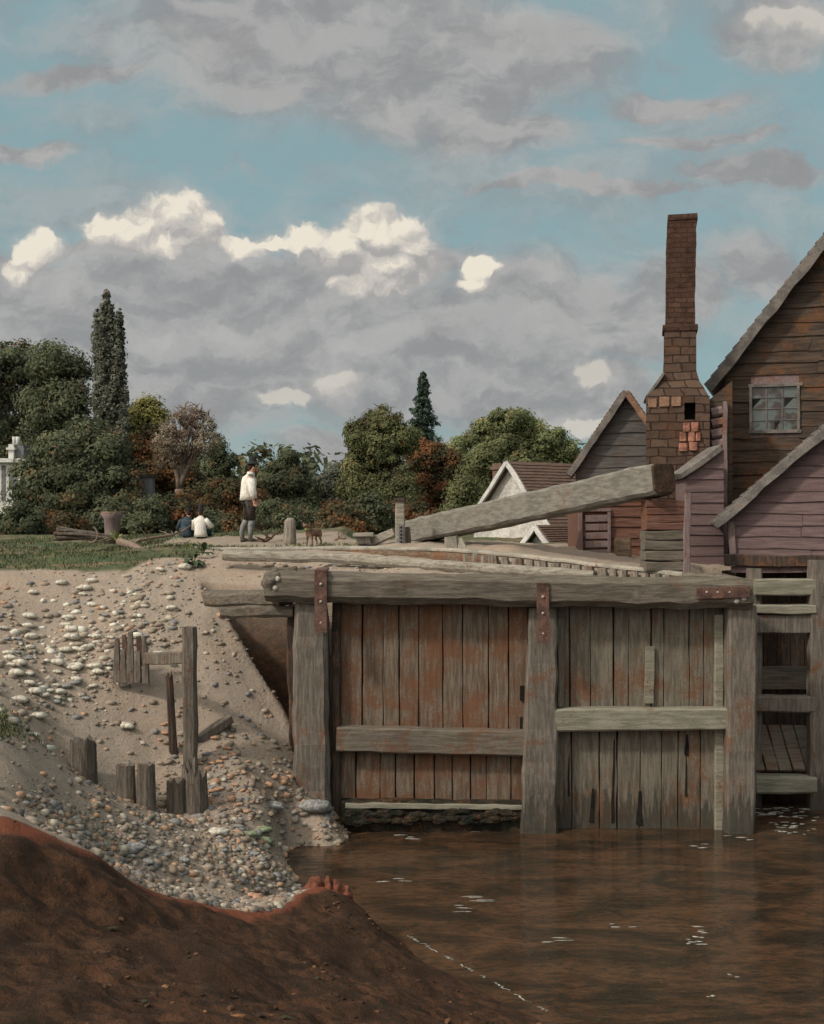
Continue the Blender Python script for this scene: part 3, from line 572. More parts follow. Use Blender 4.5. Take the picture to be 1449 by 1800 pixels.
def planks(name, px0, px1, zb, zt, n, m, skip=None, parent=g, Y=18.02, rr=None):
    q = MB(); xs = [px0 + (px1 - px0) * (i + rr.uniform(-.22, .22) * (0 < i < n)) / n for i in range(n + 1)]
    for i in range(n):
        a = X(xs[i]) + .008; b = X(xs[i + 1]) - .008
        q.timber(((a + b) / 2, Y + rr.uniform(-.018, .018), zb + rr.uniform(0, .04)), ((a + b) / 2 + rr.uniform(-.012, .012), Y, zt), b - a, .06, jit=.008, bev=.1, up=Vector((0, -1, 0)))
    return q.build(name, m, parent)
r3 = random.Random(12)
planks('upper_planks', 598, 928, Z(1290), Z(1050), 9, plank_grey, rr=r3)
planks('lower_planks', 598, 928, Z(1412), Z(1320), 10, plank_grey, rr=r3)
planks('upper_planks', 972, 1272, Z(1262), Z(1050), 9, plank_green, rr=r3)
planks('lower_planks', 972, 1272, -.5, Z(1280), 8, plank_green, rr=r3)
q = MB(); q.timber((X(594), 17.86, Z(1297, 17.86)), (X(932), 17.86, Z(1306, 17.86)), .24, .40, jit=.014); q.build('cross_rail', rail_brown, g)
q = MB(); q.timber((X(972), 17.84, Z(1264, 17.84)), (X(1274), 17.84, Z(1262, 17.84)), .26, .35, jit=.012); q.build('cross_rail', rail_pale, g)
q = MB(); q.timber((X(1140), 17.955, Z(1235)), (X(1141), 17.955, Z(1135)), .15, .03, jit=.006, up=Vector((0, -1, 0))); q.build('patch_board', rail_pale, g)
q = MB(); q.timber((X(608), 17.93, Z(1413, 17.9)), (X(922), 17.93, Z(1416, 17.9)), .34, .08, jit=.014); q.build('bottom_sill', rail_pale, g)
q = MB(); q.timber((X(600), 17.98, .17), (X(925), 17.98, .15), .34, .62, jit=.03)
for i in range(60): q.rock((r3.uniform(X(605), X(915)), 17.72 + r3.uniform(-.02, .03), r3.uniform(.16, .34)), .12, .04, .05, 0, 2, .5)
q.build('mossy_base', moss, g)
for z0, z1 in ((1205, 1230), (1260, 1282)):
    q = MB(); q.box((X(914), 17.93, Z(z1)), (X(925), 17.99, Z(z0))); q.build('mortise', black_hole, g)
q = MB(); q.box((X(596), 18.10, -.5), (X(1290), 18.14, Z(1040))); q.build('gap_dark_sheet', dark_wood, g)  # dark sheet added behind the planks so no bright earth shows through gaps
q = MB(); q.timber((X(985), 17.93, Z(1240)), (X(985), 17.93, Z(1085)), .10, .08, jit=.01); q.build('edge_batten', post_grey, g); q = MB()
q.timber((X(1262), 17.95, -.3), (X(1262), 17.95, Z(1080)), .14, .10, jit=.01); q.build('edge_batten', rail_pale, g)
for (px, a, b, wd) in ((1040, 1385, 1445, .05), (1077, 1300, 1445, .035), (1124, 1390, 1450, .07), (1000, 1330, 1400, .025), (1206, 1290, 1330, .06), (1075, 1325, 1350, .06), (1205, 1330, 1400, .025)):
    q = MB(); q.timber((X(px), 17.985, Z(b)), (X(px + 1), 17.985, Z(a)), wd * 1.5, .012, jit=.018, bev=.3, taper=.4, up=Vector((0, -1, 0))); q.build('rotten_gap', black_hole, g)
def strap(px, pz0, pz1):
    st = MB(); x = X(px, 17.47)
    st.timber((x, 17.47, Z(pz0, 17.47)), (x + .01, 17.44, Z(pz1, 17.44)), .19, .03, jit=.004, up=Vector((0, -1, 0)))
    st.timber((x, 17.45, Z(pz0, 17.47)), (x, 18.0, Z(pz0, 17.47) + .01), .19, .03, jit=.003)
    s_ = st.build('iron_strap', iron, g)
    b = MB()
    for t in (.22, .5, .84):
        z = Z(pz0, 17.45) * (1 - t) + Z(pz1, 17.45) * t; b.rock((x + .005, 17.44, z), .024, .018, .024, 0, 2, .1)
    b.build('bolt', bolt_m, s_, smooth_=True)
strap(564, 1003, 1112); strap(954, 1026, 1130)
q = MB(); q.timber((X(1226, 17.46), 17.47, Z(1043, 17.46)), (X(1318, 17.46), 17.46, Z(1040, 17.46)), .03, .17, jit=.004); pl = q.build('iron_plate', iron, g)
q = MB()
for px in (1243, 1262, 1283): q.rock((X(px, 17.45), 17.455, Z(1041, 17.45)), .02, .015, .02, 0, 2, .1)
q.build('bolt', bolt_m, pl, smooth_=True)
for px, pz in ((1296, 1057), (1309, 1052), (488, 1018), (484, 1034)):
    q = MB(); q.rock((X(px, 17.48), 17.5, Z(pz, 17.48)), .045, .03, .045, 0, 2, .1); q.build('peg', bolt_m, g, smooth_=True)
q = MB(); q.rock((X(478, 17.6), 17.62, Z(1022, 17.6)), .16, .16, .17, 0, 3, .25); q.build('end_knot', beam_grey, g, smooth_=True)

q = MB(); q.timber((X(362, 18.6), 18.9, Z(1052, 18.9)), (X(505, 18), 18.05, Z(1052, 18)), .42, .22, jit=.03, bev=.2, endjit=.08)
q.timber((X(392, 18.3), 18.3, Z(1076, 18.3)), (X(515, 18), 17.95, Z(1074, 18)), .28, .17, jit=.03, bev=.2, endjit=.06)
tag(q.build('anchor_timber', beam_grey, origin=(X(430), 18.3, Z(1080))), 'split dark anchor timber running from the gate beam end into the gravel bank', 'timber')
q = MB(); q.timber((X(524), 18.15, -.2), (X(516), 18.2, Z(1066)), .22, .3, jit=.03); tag(q.build('hollow_post', dark_wood, origin=(X(520), 18.2, 0)), 'dark recessed post half hidden at the left side of the gate heel post', 'post')

# ------------------------------------------------------------ sluice beside the gate
sl_ = thing('sluice', (PX(1380, 19.3), 19.3, 0), 'timber sluice with pale rails and dark openings under the mauve boarded house', 'sluice')
Ys = 19.2
def XS(px): return PX(px, Ys)
def ZS(py): return PZ(py, Ys)
for px, w_ in ((1333, .22), (1437, .30), (1560, .25)):
    q = MB(); yq = Ys + (.24 if px < 1400 else 0); q.timber((XS(px), yq, -.4), (XS(px), yq, ZS(1000 if px < 1400 else 985)), w_, .25, jit=.014); q.build('post', post_grey, sl_)
for a, b, m, th in ((1017, 1046, rail_pale, .2), (1062, 1078, rail_pale, .26), (1080, 1112, post_grey, .14), (1222, 1250, post_grey, .22), (1361, 1392, rail_pale, .3)):
    q = MB(); q.timber((XS(1325), Ys - .03, ZS((a + b) / 2)), (XS(1430), Ys - .03, ZS((a + b) / 2) ), th, (b - a) * Ys / F, jit=.012); q.build('rail', m, sl_)
q = MB(); q.timber((XS(1440), Ys - .03, ZS(1035)), (XS(1560), Ys - .03, ZS(1035)), .2, .3); q.timber((XS(1440), Ys - .03, ZS(1235)), (XS(1560), Ys - .03, ZS(1235)), .2, .3); q.build('rail', post_grey, sl_)
q = MB()
for i in range(8):
    x = XS(1322) + .13 + i * .23; q.timber((x, Ys - .05 + .1, ZS(1356)), (x - .0, Ys + .75, ZS(1290)), .21, .05, jit=.012, up=Vector((0, 0, 1)))
q.build('apron_boards', rail_brown, sl_)
q = MB(); q.timber((XS(1322), Ys + .9, ZS(1205)), (XS(1560), Ys + .9, ZS(1205)), .08, .4)
q.build('back_board', rail_brown, sl_)
q = MB()
for i in range(10): q.timber((XS(1318) + i * .25, Ys + 1.3, -.3), (XS(1318) + i * .25, Ys + 1.3, ZS(1010)), .24, .05, jit=.01, up=Vector((0, -1, 0)))
q.build('back_planks', dark_wood, sl_)

# foam and flecks on the water
foam_m = mat('foam', (0.17, 0.17, 0.15), (0.40, 0.40, 0.36), 9, rough=0.7)
q = MB(); r4 = random.Random(8)
def fleck(px, py, lx, n, spread=(6, 3)):
    for i in range(n):
        a = px + r4.gauss(0, spread[0]); b = py + r4.gauss(0, spread[1]); Y = H * F / (b - 900)
        if Y > 19.3: continue
        q.rock((PX(a, Y), Y, .003), r4.uniform(.3, 1) * lx * Y / F, r4.uniform(.005, .018), .004, r4.uniform(-.2, .2), 1, .9)
fleck(1370, 1428, 12, 46, (30, 9)); fleck(1400, 1450, 9, 16, (26, 7)); fleck(1350, 1455, 9, 10, (22, 5))
for (a, b, c, n) in [(815, 1600, 20, 4), (985, 1656, 24, 3), (1095, 1626, 14, 3), (1235, 1640, 13, 6), (1225, 1655, 12, 5),
                     (1248, 1756, 6, 2), (700, 1550, 20, 4), (850, 1580, 24, 4), (1230, 1484, 14, 3), (830, 1458, 16, 5), (1300, 1470, 14, 4), (720, 1470, 20, 3), (1300, 1716, 8, 2)]: fleck(a, b, c, n, (12, 4))
for k0, k1 in ((0, .07), (.09, .2), (.24, .29), (.34, .42), (.47, .50), (.55, .66), (.69, .80), (.84, .9)):
    pts = []
    for i in range(15):
        t = k0 + (k1 - k0) * i / 14; a = 718 + 270 * t + r4.uniform(-5, 5); b = 1645 + 148 * t + r4.uniform(-.6, .6); Y = H * F / (b - 900); pts.append(Vector((PX(a, Y), Y, .003)))
    q.tube(pts, [(.003 + .012 * abs(math.sin(i * 1.7)), .002) if i not in (0, 14) else (.003, .002) for i in range(15)], 6)
o = q.build('foam', foam_m, smooth_=True); o['label'] = 'thin white foam flecks drifting on the brown water'; o['category'] = 'foam'; o['kind'] = 'stuff'

# ------------------------------------------------------------ old posts and stumps on the gravel
def stump(px, pbase, ptop, wpx, label, Y, lean=0.0, n=18, rag=.25, m=old_post, depth=.8):
    p = P(px, pbase, Y); r = wpx / 2 * Y / F; h = (pbase - ptop) * Y / F; q = MB(); z0 = p.z - .35; vs = []; k = 7
    sd_ = rnd.random() * 40
    for i in range(k):
        t = i / (k - 1)
        for j in range(n):
            th = 2 * math.pi * j / n; rg = 1 + .22 * noise.noise(Vector((math.cos(th) * 1.7 + sd_, math.sin(th) * 1.7, t * .7)))
            rr = r * rg * (1.06 - .14 * t)
            top = h * (1 - rag * (0.5 + 0.9 * noise.noise(Vector((math.cos(th) * 2.3 + sd_, math.sin(th) * 2.3, 5)))) * 1.0) 
            z = z0 + (top + .35) * t
            vs.append((p.x + lean * t + rr * math.cos(th), p.y + rr * depth * math.sin(th), z))
    fs = [(i * n + j, i * n + (j + 1) % n, (i + 1) * n + (j + 1) % n, (i + 1) * n + j) for i in range(k - 1) for j in range(n)]
    c = len(vs); vs.append((p.x + lean, p.y, z0 + .35 + h * (1 - rag * 1.3)))
    fs += [((k - 1) * n + j, (k - 1) * n + (j + 1) % n, c) for j in range(n)]
    q.add(vs, fs); return tag(q.build('broken_post', m, origin=(p.x, p.y, p.z)), label, 'post', 'rotten posts in the gravel')
stump(146, 1385, 1286, 54, 'squat rotten grey stump, leftmost of the front row in the gravel', 15.9)
stump(222, 1412, 1340, 36, 'short rounded rotten stump left one of the close pair', 15.9, rag=.1)
stump(257, 1418, 1338, 34, 'short rounded rotten stump right one of the close pair', 15.8, rag=.1)
stump(312, 1440, 1362, 38, 'low broken stump touching the left of the widest one', 16.1, rag=.2)
stump(343, 1446, 1322, 46, 'widest splintered stump standing under the tall slim post', 16.15, rag=.4)
stump(309, 1335, 1178, 15, 'thin blackened post just left of the tall slim post', 17.1, lean=-.10, rag=.12, m=dark_wood)
q = MB(); p = P(333, 1340, 16.9); q.timber((p.x + .02, p.y, p.z - .4), (p.x, p.y, PZ(1101, 16.9)), .20, .18, jit=.014, bev=.2); tag(q.build('tall_post', old_post, origin=p), 'tall slim grey post leaning over the gravel hollow', 'post')
q = MB(); q.timber(P(258, 1157, 17.55), P(326, 1155, 16.98), .12, .19, jit=.014); tag(q.build('cross_bar', old_post, origin=P(290, 1157, 17.4)), 'short horizontal bar nailed between broken post cluster and tall slim post', 'bar')
bp_ = thing('broken_fence', P(232, 1175, 17.6), 'jagged cluster of broken upright boards high on the gravel slope', 'broken fence')
for px, top, wd in ((206, 1122, 14), (219, 1140, 14), (229, 1110, 15), (243, 1145, 14), (257, 1118, 13)):
    q = MB(); a = P(px, 1200, 17.65); b = P(px + rnd.uniform(-3, 3), top, 17.65); q.timber(a, b, wd * 17.65 / F, .09, jit=.015, taper=.55, up=Vector((0, -1, 0))); q.build('board', old_post, bp_)
q = MB(); q.timber(P(250, 1170, 17.9), P(243, 1118, 17.9), .16, .1, taper=.4, up=Vector((0, -1, 0)), jit=.02); q.timber(P(222, 1160, 17.9), P(218, 1115, 17.9), .14, .1, taper=.4, up=Vector((0, -1, 0)), jit=.02); q.build('board', iron, bp_)
q = MB(); a = hit(352, 1300, 12, 24); q.timber(a + Vector((-.05, 0, -.03)), a + Vector((.42, .28, .28)), .16, .14, jit=.02); tag(q.build('fallen_board', old_post, origin=a), 'short dark board slanting out right of the tall slim post foot', 'board')

# ------------------------------------------------------------ bank edging
def poly(pts): return [P(*a) for a in pts]
def curve_timber(pts, wd, ht, name, m, label, cat, jit=.02, sub=6, bev=.25, parent=None):
    q = MB(); pp = poly(pts); full = []
    for i in range(len(pp) - 1):
        for k in range(sub): full.append(pp[i].lerp(pp[i + 1], k / sub))
    full.append(pp[-1]); prof = []
    n = 10; vs = []
    for i, p in enumerate(full):
        d = (full[min(i + 1, len(full) - 1)] - full[max(i - 1, 0)]).normalized(); sd_ = d.cross(Vector((0, 0, 1))).normalized(); up = sd_.cross(d)
        for j in range(n):
            th = 2 * math.pi * (j + .5) / n; c_, s_ = math.cos(th), math.sin(th); k = 1 / max(abs(c_), abs(s_)) ** (1 - bev)
            v = p + sd_ * (c_ * k * wd / 2 * .95) + up * (s_ * k * ht / 2 * .95); vs.append(v + noise.noise_vector(v * 2.1) * jit)
    fs = [(i * n + j, i * n + (j + 1) % n, (i + 1) * n + (j + 1) % n, (i + 1) * n + j) for i in range(len(full) - 1) for j in range(n)]
    fs += [tuple(range(n - 1, -1, -1)), tuple(range((len(full) - 1) * n, len(full) * n))]
    q.add(vs, fs)
    o = q.build(name, m, parent, origin=None if parent else pp[0], smooth_=False)
    if not parent: tag(o, label, cat)
    return o
curve_timber([(395, 975, 20.9), (520, 979, 20.6), (640, 984, 20.2), (760, 993, 19.7), (880, 1002, 19.2), (1042, 1012, 18.75)], .22, .2, 'edge_log', log_pale, 'long round pale log lying along the bank just behind the gate beam', 'log', jit=.03, bev=.6)
wl = thing('bank_wall', P(900, 990, 21), 'low timber piled bank wall with pale cap curving behind the gate', 'wall')
curve_timber([(345, 966, 22.6), (480, 966, 22.5), (620, 964, 22.5), (760, 966, 22), (860, 972, 21.4), (1000, 987, 20.3), (1120, 1001, 19.4), (1210, 1012, 18.85), (1318, 1026, 18.3)], .30, .10, 'cap', capstone, None, None, parent=wl)
curve_timber([(520, 974, 22.45), (620, 974, 22.4), (760, 979, 21.9), (855, 985, 21.3)], .12, .22, 'revetment_board', revet, None, None, parent=wl)
wallpts = [(800, 968, 21.75), (860, 972, 21.3), (1000, 987, 20.2), (1120, 1001, 19.3), (1210, 1012, 18.75)]
r5 = random.Random(4)
def wall_at(px):
    for a, b in zip(wallpts, wallpts[1:]):
        if a[0] <= px <= b[0]:
            t = (px - a[0]) / (b[0] - a[0]); return P(px, a[1] + (b[1] - a[1]) * t + 4, a[2] + (b[2] - a[2]) * t - .06)
px = 812
while px < 1206:
    wpx = r5.uniform(13, 24) if not 836 < px < 850 else 34
    if px + wpx / 2 > 1208: break
    p = wall_at(px + wpx / 2); hh = r5.uniform(22, 30) * p.y / F
    q = MB(); q.timber((p.x, p.y, p.z - hh), (p.x + r5.uniform(-.02, .02), p.y, p.z), wpx * p.y / F * .92, .16, jit=.02, bev=.3, up=Vector((0, -1, 0))); q.build('pile', pile_m, wl)
    px += wpx + r5.uniform(0, 4)
q = MB()
for px in (688, 719):
    q.rock(P(px, 972 + (px - 688) * .02, 22.22), .03, .02, .03, 0, 2, .1)
q.build('bolt', bolt_m, wl, smooth_=True)
curve_timber([(1200, 1014, 18.7), (1260, 1016, 18.5), (1316, 1026, 18.2)], .3, .16, 'edge_timber', beam_grey, 'flat worn grey timber where the bank wall meets the gate beam', 'timber', bev=.3)

# paddle post, bollard, seat block, strut
Yp = 23.6
pp_ = thing('paddle_post', P(704, 958, Yp), 'upright grey paddle post with dark cap and peg holes by the balance beam', 'paddle post')
q = MB(); q.timber(P(704, 972, Yp), P(703.5, 880, Yp), .20, .2, jit=.006); q.build('post', log_pale, pp_)
q = MB(); q.timber(P(703.5, 882, Yp), P(703.5, 875, Yp), .25, .25, jit=.006); q.build('cap', dark_wood, pp_)
q = MB(); q.box((PX(701.5, Yp), Yp - .115, PZ(955, Yp)), (PX(709, Yp), Yp - .09, PZ(922, Yp))); st = q.build('hole_strip', slate, pp_)
q = MB()
for i in range(5): q.rock((PX(705.5, Yp), Yp - .117, PZ(927 + i * 6.3, Yp)), .022, .012, .024, 0, 2, .1)
q.build('hole', black_hole, st, smooth_=True)
q = MB(); q.timber(P(718, 972, Yp + .3), P(716, 926, Yp + .3), .14, .14, jit=.01); tag(q.build('short_post', old_post, origin=P(718, 958, Yp + .3)), 'short grey stub post between the paddle post and the balance beam end', 'post')
q = MB(); q.timber(P(655, 953, Yp + .2), P(694, 935, Yp), .14, .17, jit=.012); tag(q.build('strut', log_pale, origin=P(665, 955, Yp)), 'low slanting brace timber propped against the paddle post', 'brace')
Yb = 24.6; q = MB(); pts = [P(510, y, Yb) for y in (965, 950, 930, 916, 910.5)]; q.tube(pts, [(.14, .13), (.135, .12), (.13, .12), (.12, .11), (.06, .06)], 14, .015)
tag(q.build('mooring_post', pile_m, origin=P(510, 955, Yb), smooth_=True), 'stumpy round topped grey mooring post standing right of the man', 'mooring post')
bk = thing('stone_block', P(640, 955, Yp), 'small flat topped block left of the paddle post', 'block')
q = MB(); q.box(tuple(P(625, 956, Yp)), tuple(P(652, 943, Yp) + Vector((0, .35, 0)))); q.build('base', pile_m, bk, bevel=.02)
q = MB(); q.timber(P(622, 940, Yp + .15), P(656, 940, Yp + .15), .5, .07, jit=.01); q.build('top_slab', log_pale, bk)
q = MB(); q.timber(P(795, 966, 22.4), P(793, 944, 22.4), .27, .3, jit=.015); q.timber(P(812, 966, 22.4), P(806, 947, 22.4), .2, .3, jit=.015, taper=.6)
tag(q.build('kerb_stone', capstone, origin=P(800, 962, 22.4)), 'small pale upright kerb stone beneath the balance beam', 'stone')

# balance beam and its pier
b0 = Vector((PX(722, 25.4), 25.4, PZ(937, 25.4))); b1 = Vector((PX(1166, 18.9), 18.9, PZ(841, 18.9)))
bb = thing('balance_beam', (b1.x, b1.y, PZ(990, 19)), 'huge squared grey balance beam slanting up to the right with dark end grain', 'balance beam')
q = MB(); q.timber(b0, b1, .52, .52, seg=44, jit=.016, bev=.1, taper=1.0); q.build('beam', mat('balance_grey', (0.12, 0.112, 0.098), (0.19, 0.18, 0.158), 1.5, (3, 3, 12), RUST, .08, 2, cracks=.4), bb)
d_ = (b1 - b0).normalized(); q = MB(); q.timber(b1 - d_ * .004, b1 + d_ * .03, .50, .50, seg=2, jit=.008); q.build('end_grain', end_grain, bb)
pr = thing('beam_pier', P(1166, 990, 19.4), 'boarded timber pier carrying the raised end of the balance beam', 'pier')
q = MB(); yy = 19.25
for i in range(4): q.timber((PX(1132, yy), yy, PZ(886 + i * 13, yy)), (PX(1202, yy), yy, PZ(886 + i * 13, yy)), .5, .122, jit=.012)
q.build('upper_boards', red_board, pr)
q = MB()
for i in range(4): q.timber((PX(1130, yy), yy, PZ(940 + i * 18, yy)), (PX(1200, yy), yy, PZ(940 + i * 18, yy)), .5, .165, jit=.016)
q.build('lower_boards', beam_grey, pr)
q = MB(); q.timber((PX(1200, yy), yy - .2, PZ(1010, yy)), (PX(1203, yy), yy - .2, PZ(866, yy)), .12, .12); q.build('corner_post', mill_side, pr)

# ------------------------------------------------------------ buildings
def boards(q, org, ux, nrm, zs, xr, holes=(), step=.4, rr=None, th=.035, maxl=2.6, jit=.02):
    org = Vector(org); ux = Vector(ux); nrm = Vector(nrm)
    for z0, z1 in zip(zs, zs[1:]):
        l0, r0 = xr(z0); l1, r1 = xr(z1 + .004)
        if r0 - l0 < .05: continue
        spans = [(l0, r0, l1, r1)]
        for (hl, hr, hb, ht) in holes:
            if z1 > hb and z0 < ht:
                ns = []
                for (a, b, c, d) in spans:
                    if a < hl: ns.append((a, min(b, hl), c, min(d, hl)))
                    if b > hr: ns.append((max(a, hr), b, max(c, hr), d))
                spans = ns
        for (a, b, c, d) in spans:
            cuts = [0.0]; x = 0
            while (b - a) - x > maxl: x += rr.uniform(maxl * .4, maxl); cuts.append(min(1, x / (b - a)))
            if cuts[-1] < 1: cuts.append(1.0)
            for t0, t1 in zip(cuts, cuts[1:]):
                A0 = a + (b - a) * t0 + .004; A1 = a + (b - a) * t1 - .004; C0 = c + (d - c) * t0 + .004; C1 = c + (d - c) * t1 - .004
                n = max(1, int((A1 - A0) / step)); dz = rr.uniform(-.012, .012); dy = rr.uniform(0, .012)
                vs = []
                for i in range(n + 1):
                    t = i / n; xb = A0 + (A1 - A0) * t; xt = C0 + (C1 - C0) * t
                    wz = rr.uniform(-1, 1) * jit + dz
                    base = org + ux * xb; top = org + ux * xt
                    vs += [base + Vector((0, 0, z0 + wz)), base + nrm * (th + dy) + Vector((0, 0, z0 + wz)), top + nrm * (.006 + dy) + Vector((0, 0, z1 + .025)), top + Vector((0, 0, z1 + .025))]
                fs = []
                for i in range(n):
                    k = i * 4; fs += [(k, k + 4, k + 5, k + 1), (k + 1, k + 5, k + 6, k + 2), (k + 2, k + 6, k + 7, k + 3)]
                fs += [(0, 1, 2, 3), (n * 4 + 3, n * 4 + 2, n * 4 + 1, n * 4)]
                q.add(vs, fs)
r6 = random.Random(21)
def zrows(z0, z1, h, rr=None):
    out = [z0]
    while out[-1] < z1 - h * .5: out.append(out[-1] + h * (rr or r6).uniform(.85, 1.15))
    out[-1] = z1; return out
def gable_house(root, xl, xr_, y0, y1, zb, xridge, zridge, slope_l, slope_r, wallm, roofm, vergem, bh=.24, over=.3, fover=.25, holes=(), rth=.14, sidem=None, smooth_wall=False, vw=.2, vergem2=None):
    """front gable at y0 facing -y; slopes are dz/dx; coordinates are relative to root"""
    zl = zridge - (xridge - xl) * slope_l; zr = zridge - (xr_ - xridge) * slope_r
    core = MB(); e = .03
    if not holes: core.prism([(xl, y0, zb), (xr_, y0, zb), (xr_, y0, zr), (xridge, y0, zridge), (xl, y0, zl)], (0, y1 - y0, 0))
    else:
        hl, hr, hb, ht = holes[0]; tz = lambda x: zridge - (xridge - x) * slope_l if x < xridge else zridge - (x - xridge) * slope_r
        core.prism([(xl, y0, zb), (hl, y0, zb), (hl, y0, tz(hl)), (xl, y0, zl)], (0, y1 - y0, 0))
        core.prism([(hr, y0, zb), (xr_, y0, zb), (xr_, y0, zr)] + ([(xridge, y0, zridge)] if hr < xridge else []) + [(hr, y0, tz(hr))], (0, y1 - y0, 0))
        core.prism([(hl, y0, zb), (hr, y0, zb), (hr, y0, hb), (hl, y0, hb)], (0, y1 - y0, 0))
        core.prism([(hl, y0, ht), (hr, y0, ht), (hr, y0, tz(hr)), (hl, y0, tz(hl))], (0, y1 - y0, 0))
        core.box((hl - .01, y0 + .6, hb - .01), (hr + .01, y0 + .7, ht + .01))
    wall = core.build('wall', sidem or wallm, root, local=True)
    def xr(z):
        a = xl if z <= zl else xridge - (zridge - z) / slope_l; b = xr_ if z <= zr else xridge + (zridge - z) / slope_r; return (a, b)
    if not smooth_wall:
        q = MB(); boards(q, (0, y0, 0), (1, 0, 0), (0, -1, 0), zrows(zb, zridge - .02, bh), xr, holes, rr=r6); q.build('weatherboards', wallm, root, local=True)
    def slab(sgn):
        s = slope_l if sgn < 0 else slope_r; xe = (xl - over) if sgn < 0 else (xr_ + over); ze = zridge - abs(xe - xridge) * s
        n = Vector((sgn * s, 0, 1)).normalized() * rth
        a = Vector((xridge, y0 - fover, zridge + .01)); b = Vector((xe, y0 - fover, ze + .01)); q = MB()
        rows = 22
        for i in range(rows):   # overlapping courses
            p0 = a.lerp(b, i / rows); p1 = a.lerp(b, (i + 1.12) / rows) if i < rows - 1 else b
            lift = n.normalized() * .012
            q.prism([p0, p0 + n * .82, p1 + n * .95 + lift, p1 + lift * .2], (0, y1 - y0 + fover + .1, 0))
        q.build('roof', roofm, root, local=True)
        v = MB(); v.timber(a + Vector((0, -.04, .0)), b + Vector((0, -.04, .0)), .07, vw, seg=max(10, int((b - a).length / .2)), jit=.02, up=n.normalized(), endjit=.03); v.build('verge_board', vergem2 if (vergem2 and sgn > 0) else vergem, root, local=True)
    slab(-1); slab(1)
    return zl, zr, wall

def face(O, rz):
    c, sn = math.cos(rz), math.sin(rz)
    def f(px, py):
        k = (px - 724.5) / F; s_ = (k * O[1] - O[0]) / (c - k * sn); return s_, PZ(py, O[1] + s_ * sn) - O[2]
    return f
# big dark mill
Ym = 24.0; OM = (PX(1275, Ym), Ym, 3.6); RM = -math.atan2(PX(1400, 24), 24) ; fm = face(OM, RM)
mill = thing('weatherboarded_mill', OM, 'tall dark brown weatherboarded mill with steep gable and broken paned window', 'mill', rz=RM)
e0 = fm(1236, 686); e1 = fm(1449, 416); slm = (e1[1] - e0[1]) / (e1[0] - e0[0])
xrg = fm(1540, 0)[0]; zrg = e0[1] + (xrg - e0[0]) * slm - .2
w0 = fm(1320, 760); w1 = fm(1404, 676); hole = (w0[0], w1[0], w0[1], w1[1])
gable_house(mill, 0, 2 * xrg, 0, 4.8, 0, xrg, zrg, slm, slm, mill_board, verge, verge, bh=.27, over=.30, fover=.32, holes=(hole,), rth=.14, sidem=mill_side, vw=.20)
q = MB(); q.timber((.03, -.03, 0), (.03, -.03, fm(1275, 700)[1]), .12, .1, jit=.01); q.build('corner_board', mill_board, mill, local=True)
hl, hr, hb, ht = hole
q = MB()
for (a, b) in (((hl, hb), (hl, ht)), ((hr, hb), (hr, ht)), ((hl - .05, hb), (hr + .05, hb)), ((hl - .05, ht), (hr + .08, ht))):
    q.timber((a[0], -.04, a[1]), (b[0], -.04, b[1]), .06, .07, jit=.006)
wf = q.build('window', verge, mill, local=True)
q = MB(); q.box((hl, .0, hb), (hr, .012, ht)); q.build('glass', glass, wf, local=True)
q = MB()
for t in (.33, .66): q.timber((hl + (hr - hl) * t, -.015, hb), (hl + (hr - hl) * t, -.015, ht), .028, .028, jit=.003)
for t in (.25, .5, .74): q.timber((hl, -.015, hb + (ht - hb) * t), (hr, -.015, hb + (ht - hb) * t), .018, .018, jit=.003)
q.build('glazing_bars', verge, wf, local=True)
q = MB()
for (a, b, c, d) in ((.03, .52, .22, .72), (.70, .52, .90, .72), (.5, .03, .62, .22)):
    q.prism([(hl + (hr - hl) * a, -.004, hb + (ht - hb) * d), (hl + (hr - hl) * a, -.004, hb + (ht - hb) * b), (hl + (hr - hl) * c, -.004, hb + (ht - hb) * d)], (0, .003, 0))
q.build('broken_pane', black_hole, wf, local=True)

# chimney stack with brick base
Yc = 22.6; cxm = lambda px: PX(px, Yc); czm = lambda py: PZ(py, Yc)
ch = thing('chimney', (cxm(1190), Yc, 3.9), 'tall dark brick chimney on a broad block base with a hole and fresh red bricks', 'chimney')
def ring(pxl, pxr, py, dep, dy=0.0):
    a, b = cxm(pxl), cxm(pxr); y0 = Yc + dy; return [(a, y0, czm(py)), (b, y0, czm(py)), (b, y0 + dep, czm(py)), (a, y0 + dep, czm(py))]
def loft(q, rings, jit=.0):
    vs = []; 
    for r_ in rings:
        for v in r_: vs.append(Vector(v) + noise.noise_vector(Vector(v) * 3) * jit)
    fs = [(i * 4 + j, i * 4 + (j + 1) % 4, (i + 1) * 4 + (j + 1) % 4, (i + 1) * 4 + j) for i in range(len(rings) - 1) for j in range(4)]
    fs += [(3, 2, 1, 0), tuple(range(len(rings) * 4 - 4, len(rings) * 4))]; q.add(vs, fs)
def hollow_front(q, pxl, pxr, pyt, pyb, dep, hx0, hx1, hy0, hy1):
    a, b, t, bt = cxm(pxl), cxm(pxr), czm(pyt), czm(pyb); c, d, e, f = cxm(hx0), cxm(hx1), czm(hy0), czm(hy1)
    q.box((a, Yc, bt), (c, Yc + dep, t)); q.box((d, Yc, bt), (b, Yc + dep, t)); q.box((c, Yc, e), (d, Yc + dep, t)); q.box((c, Yc, bt), (d, Yc + dep, f)); q.box((c, Yc + .35, f), (d, Yc + dep, e))
q = MB(); hollow_front(q, 1137, 1246, 697, 1000, 1.4, 1203, 1222, 708, 738); q.build('base', base_brick, ch)
q = MB(); hb_ = MB(); hb_.box((cxm(1203), Yc + .33, czm(738)), (cxm(1222), Yc + .349, czm(708))); hb_.build('hole', black_hole, ch)
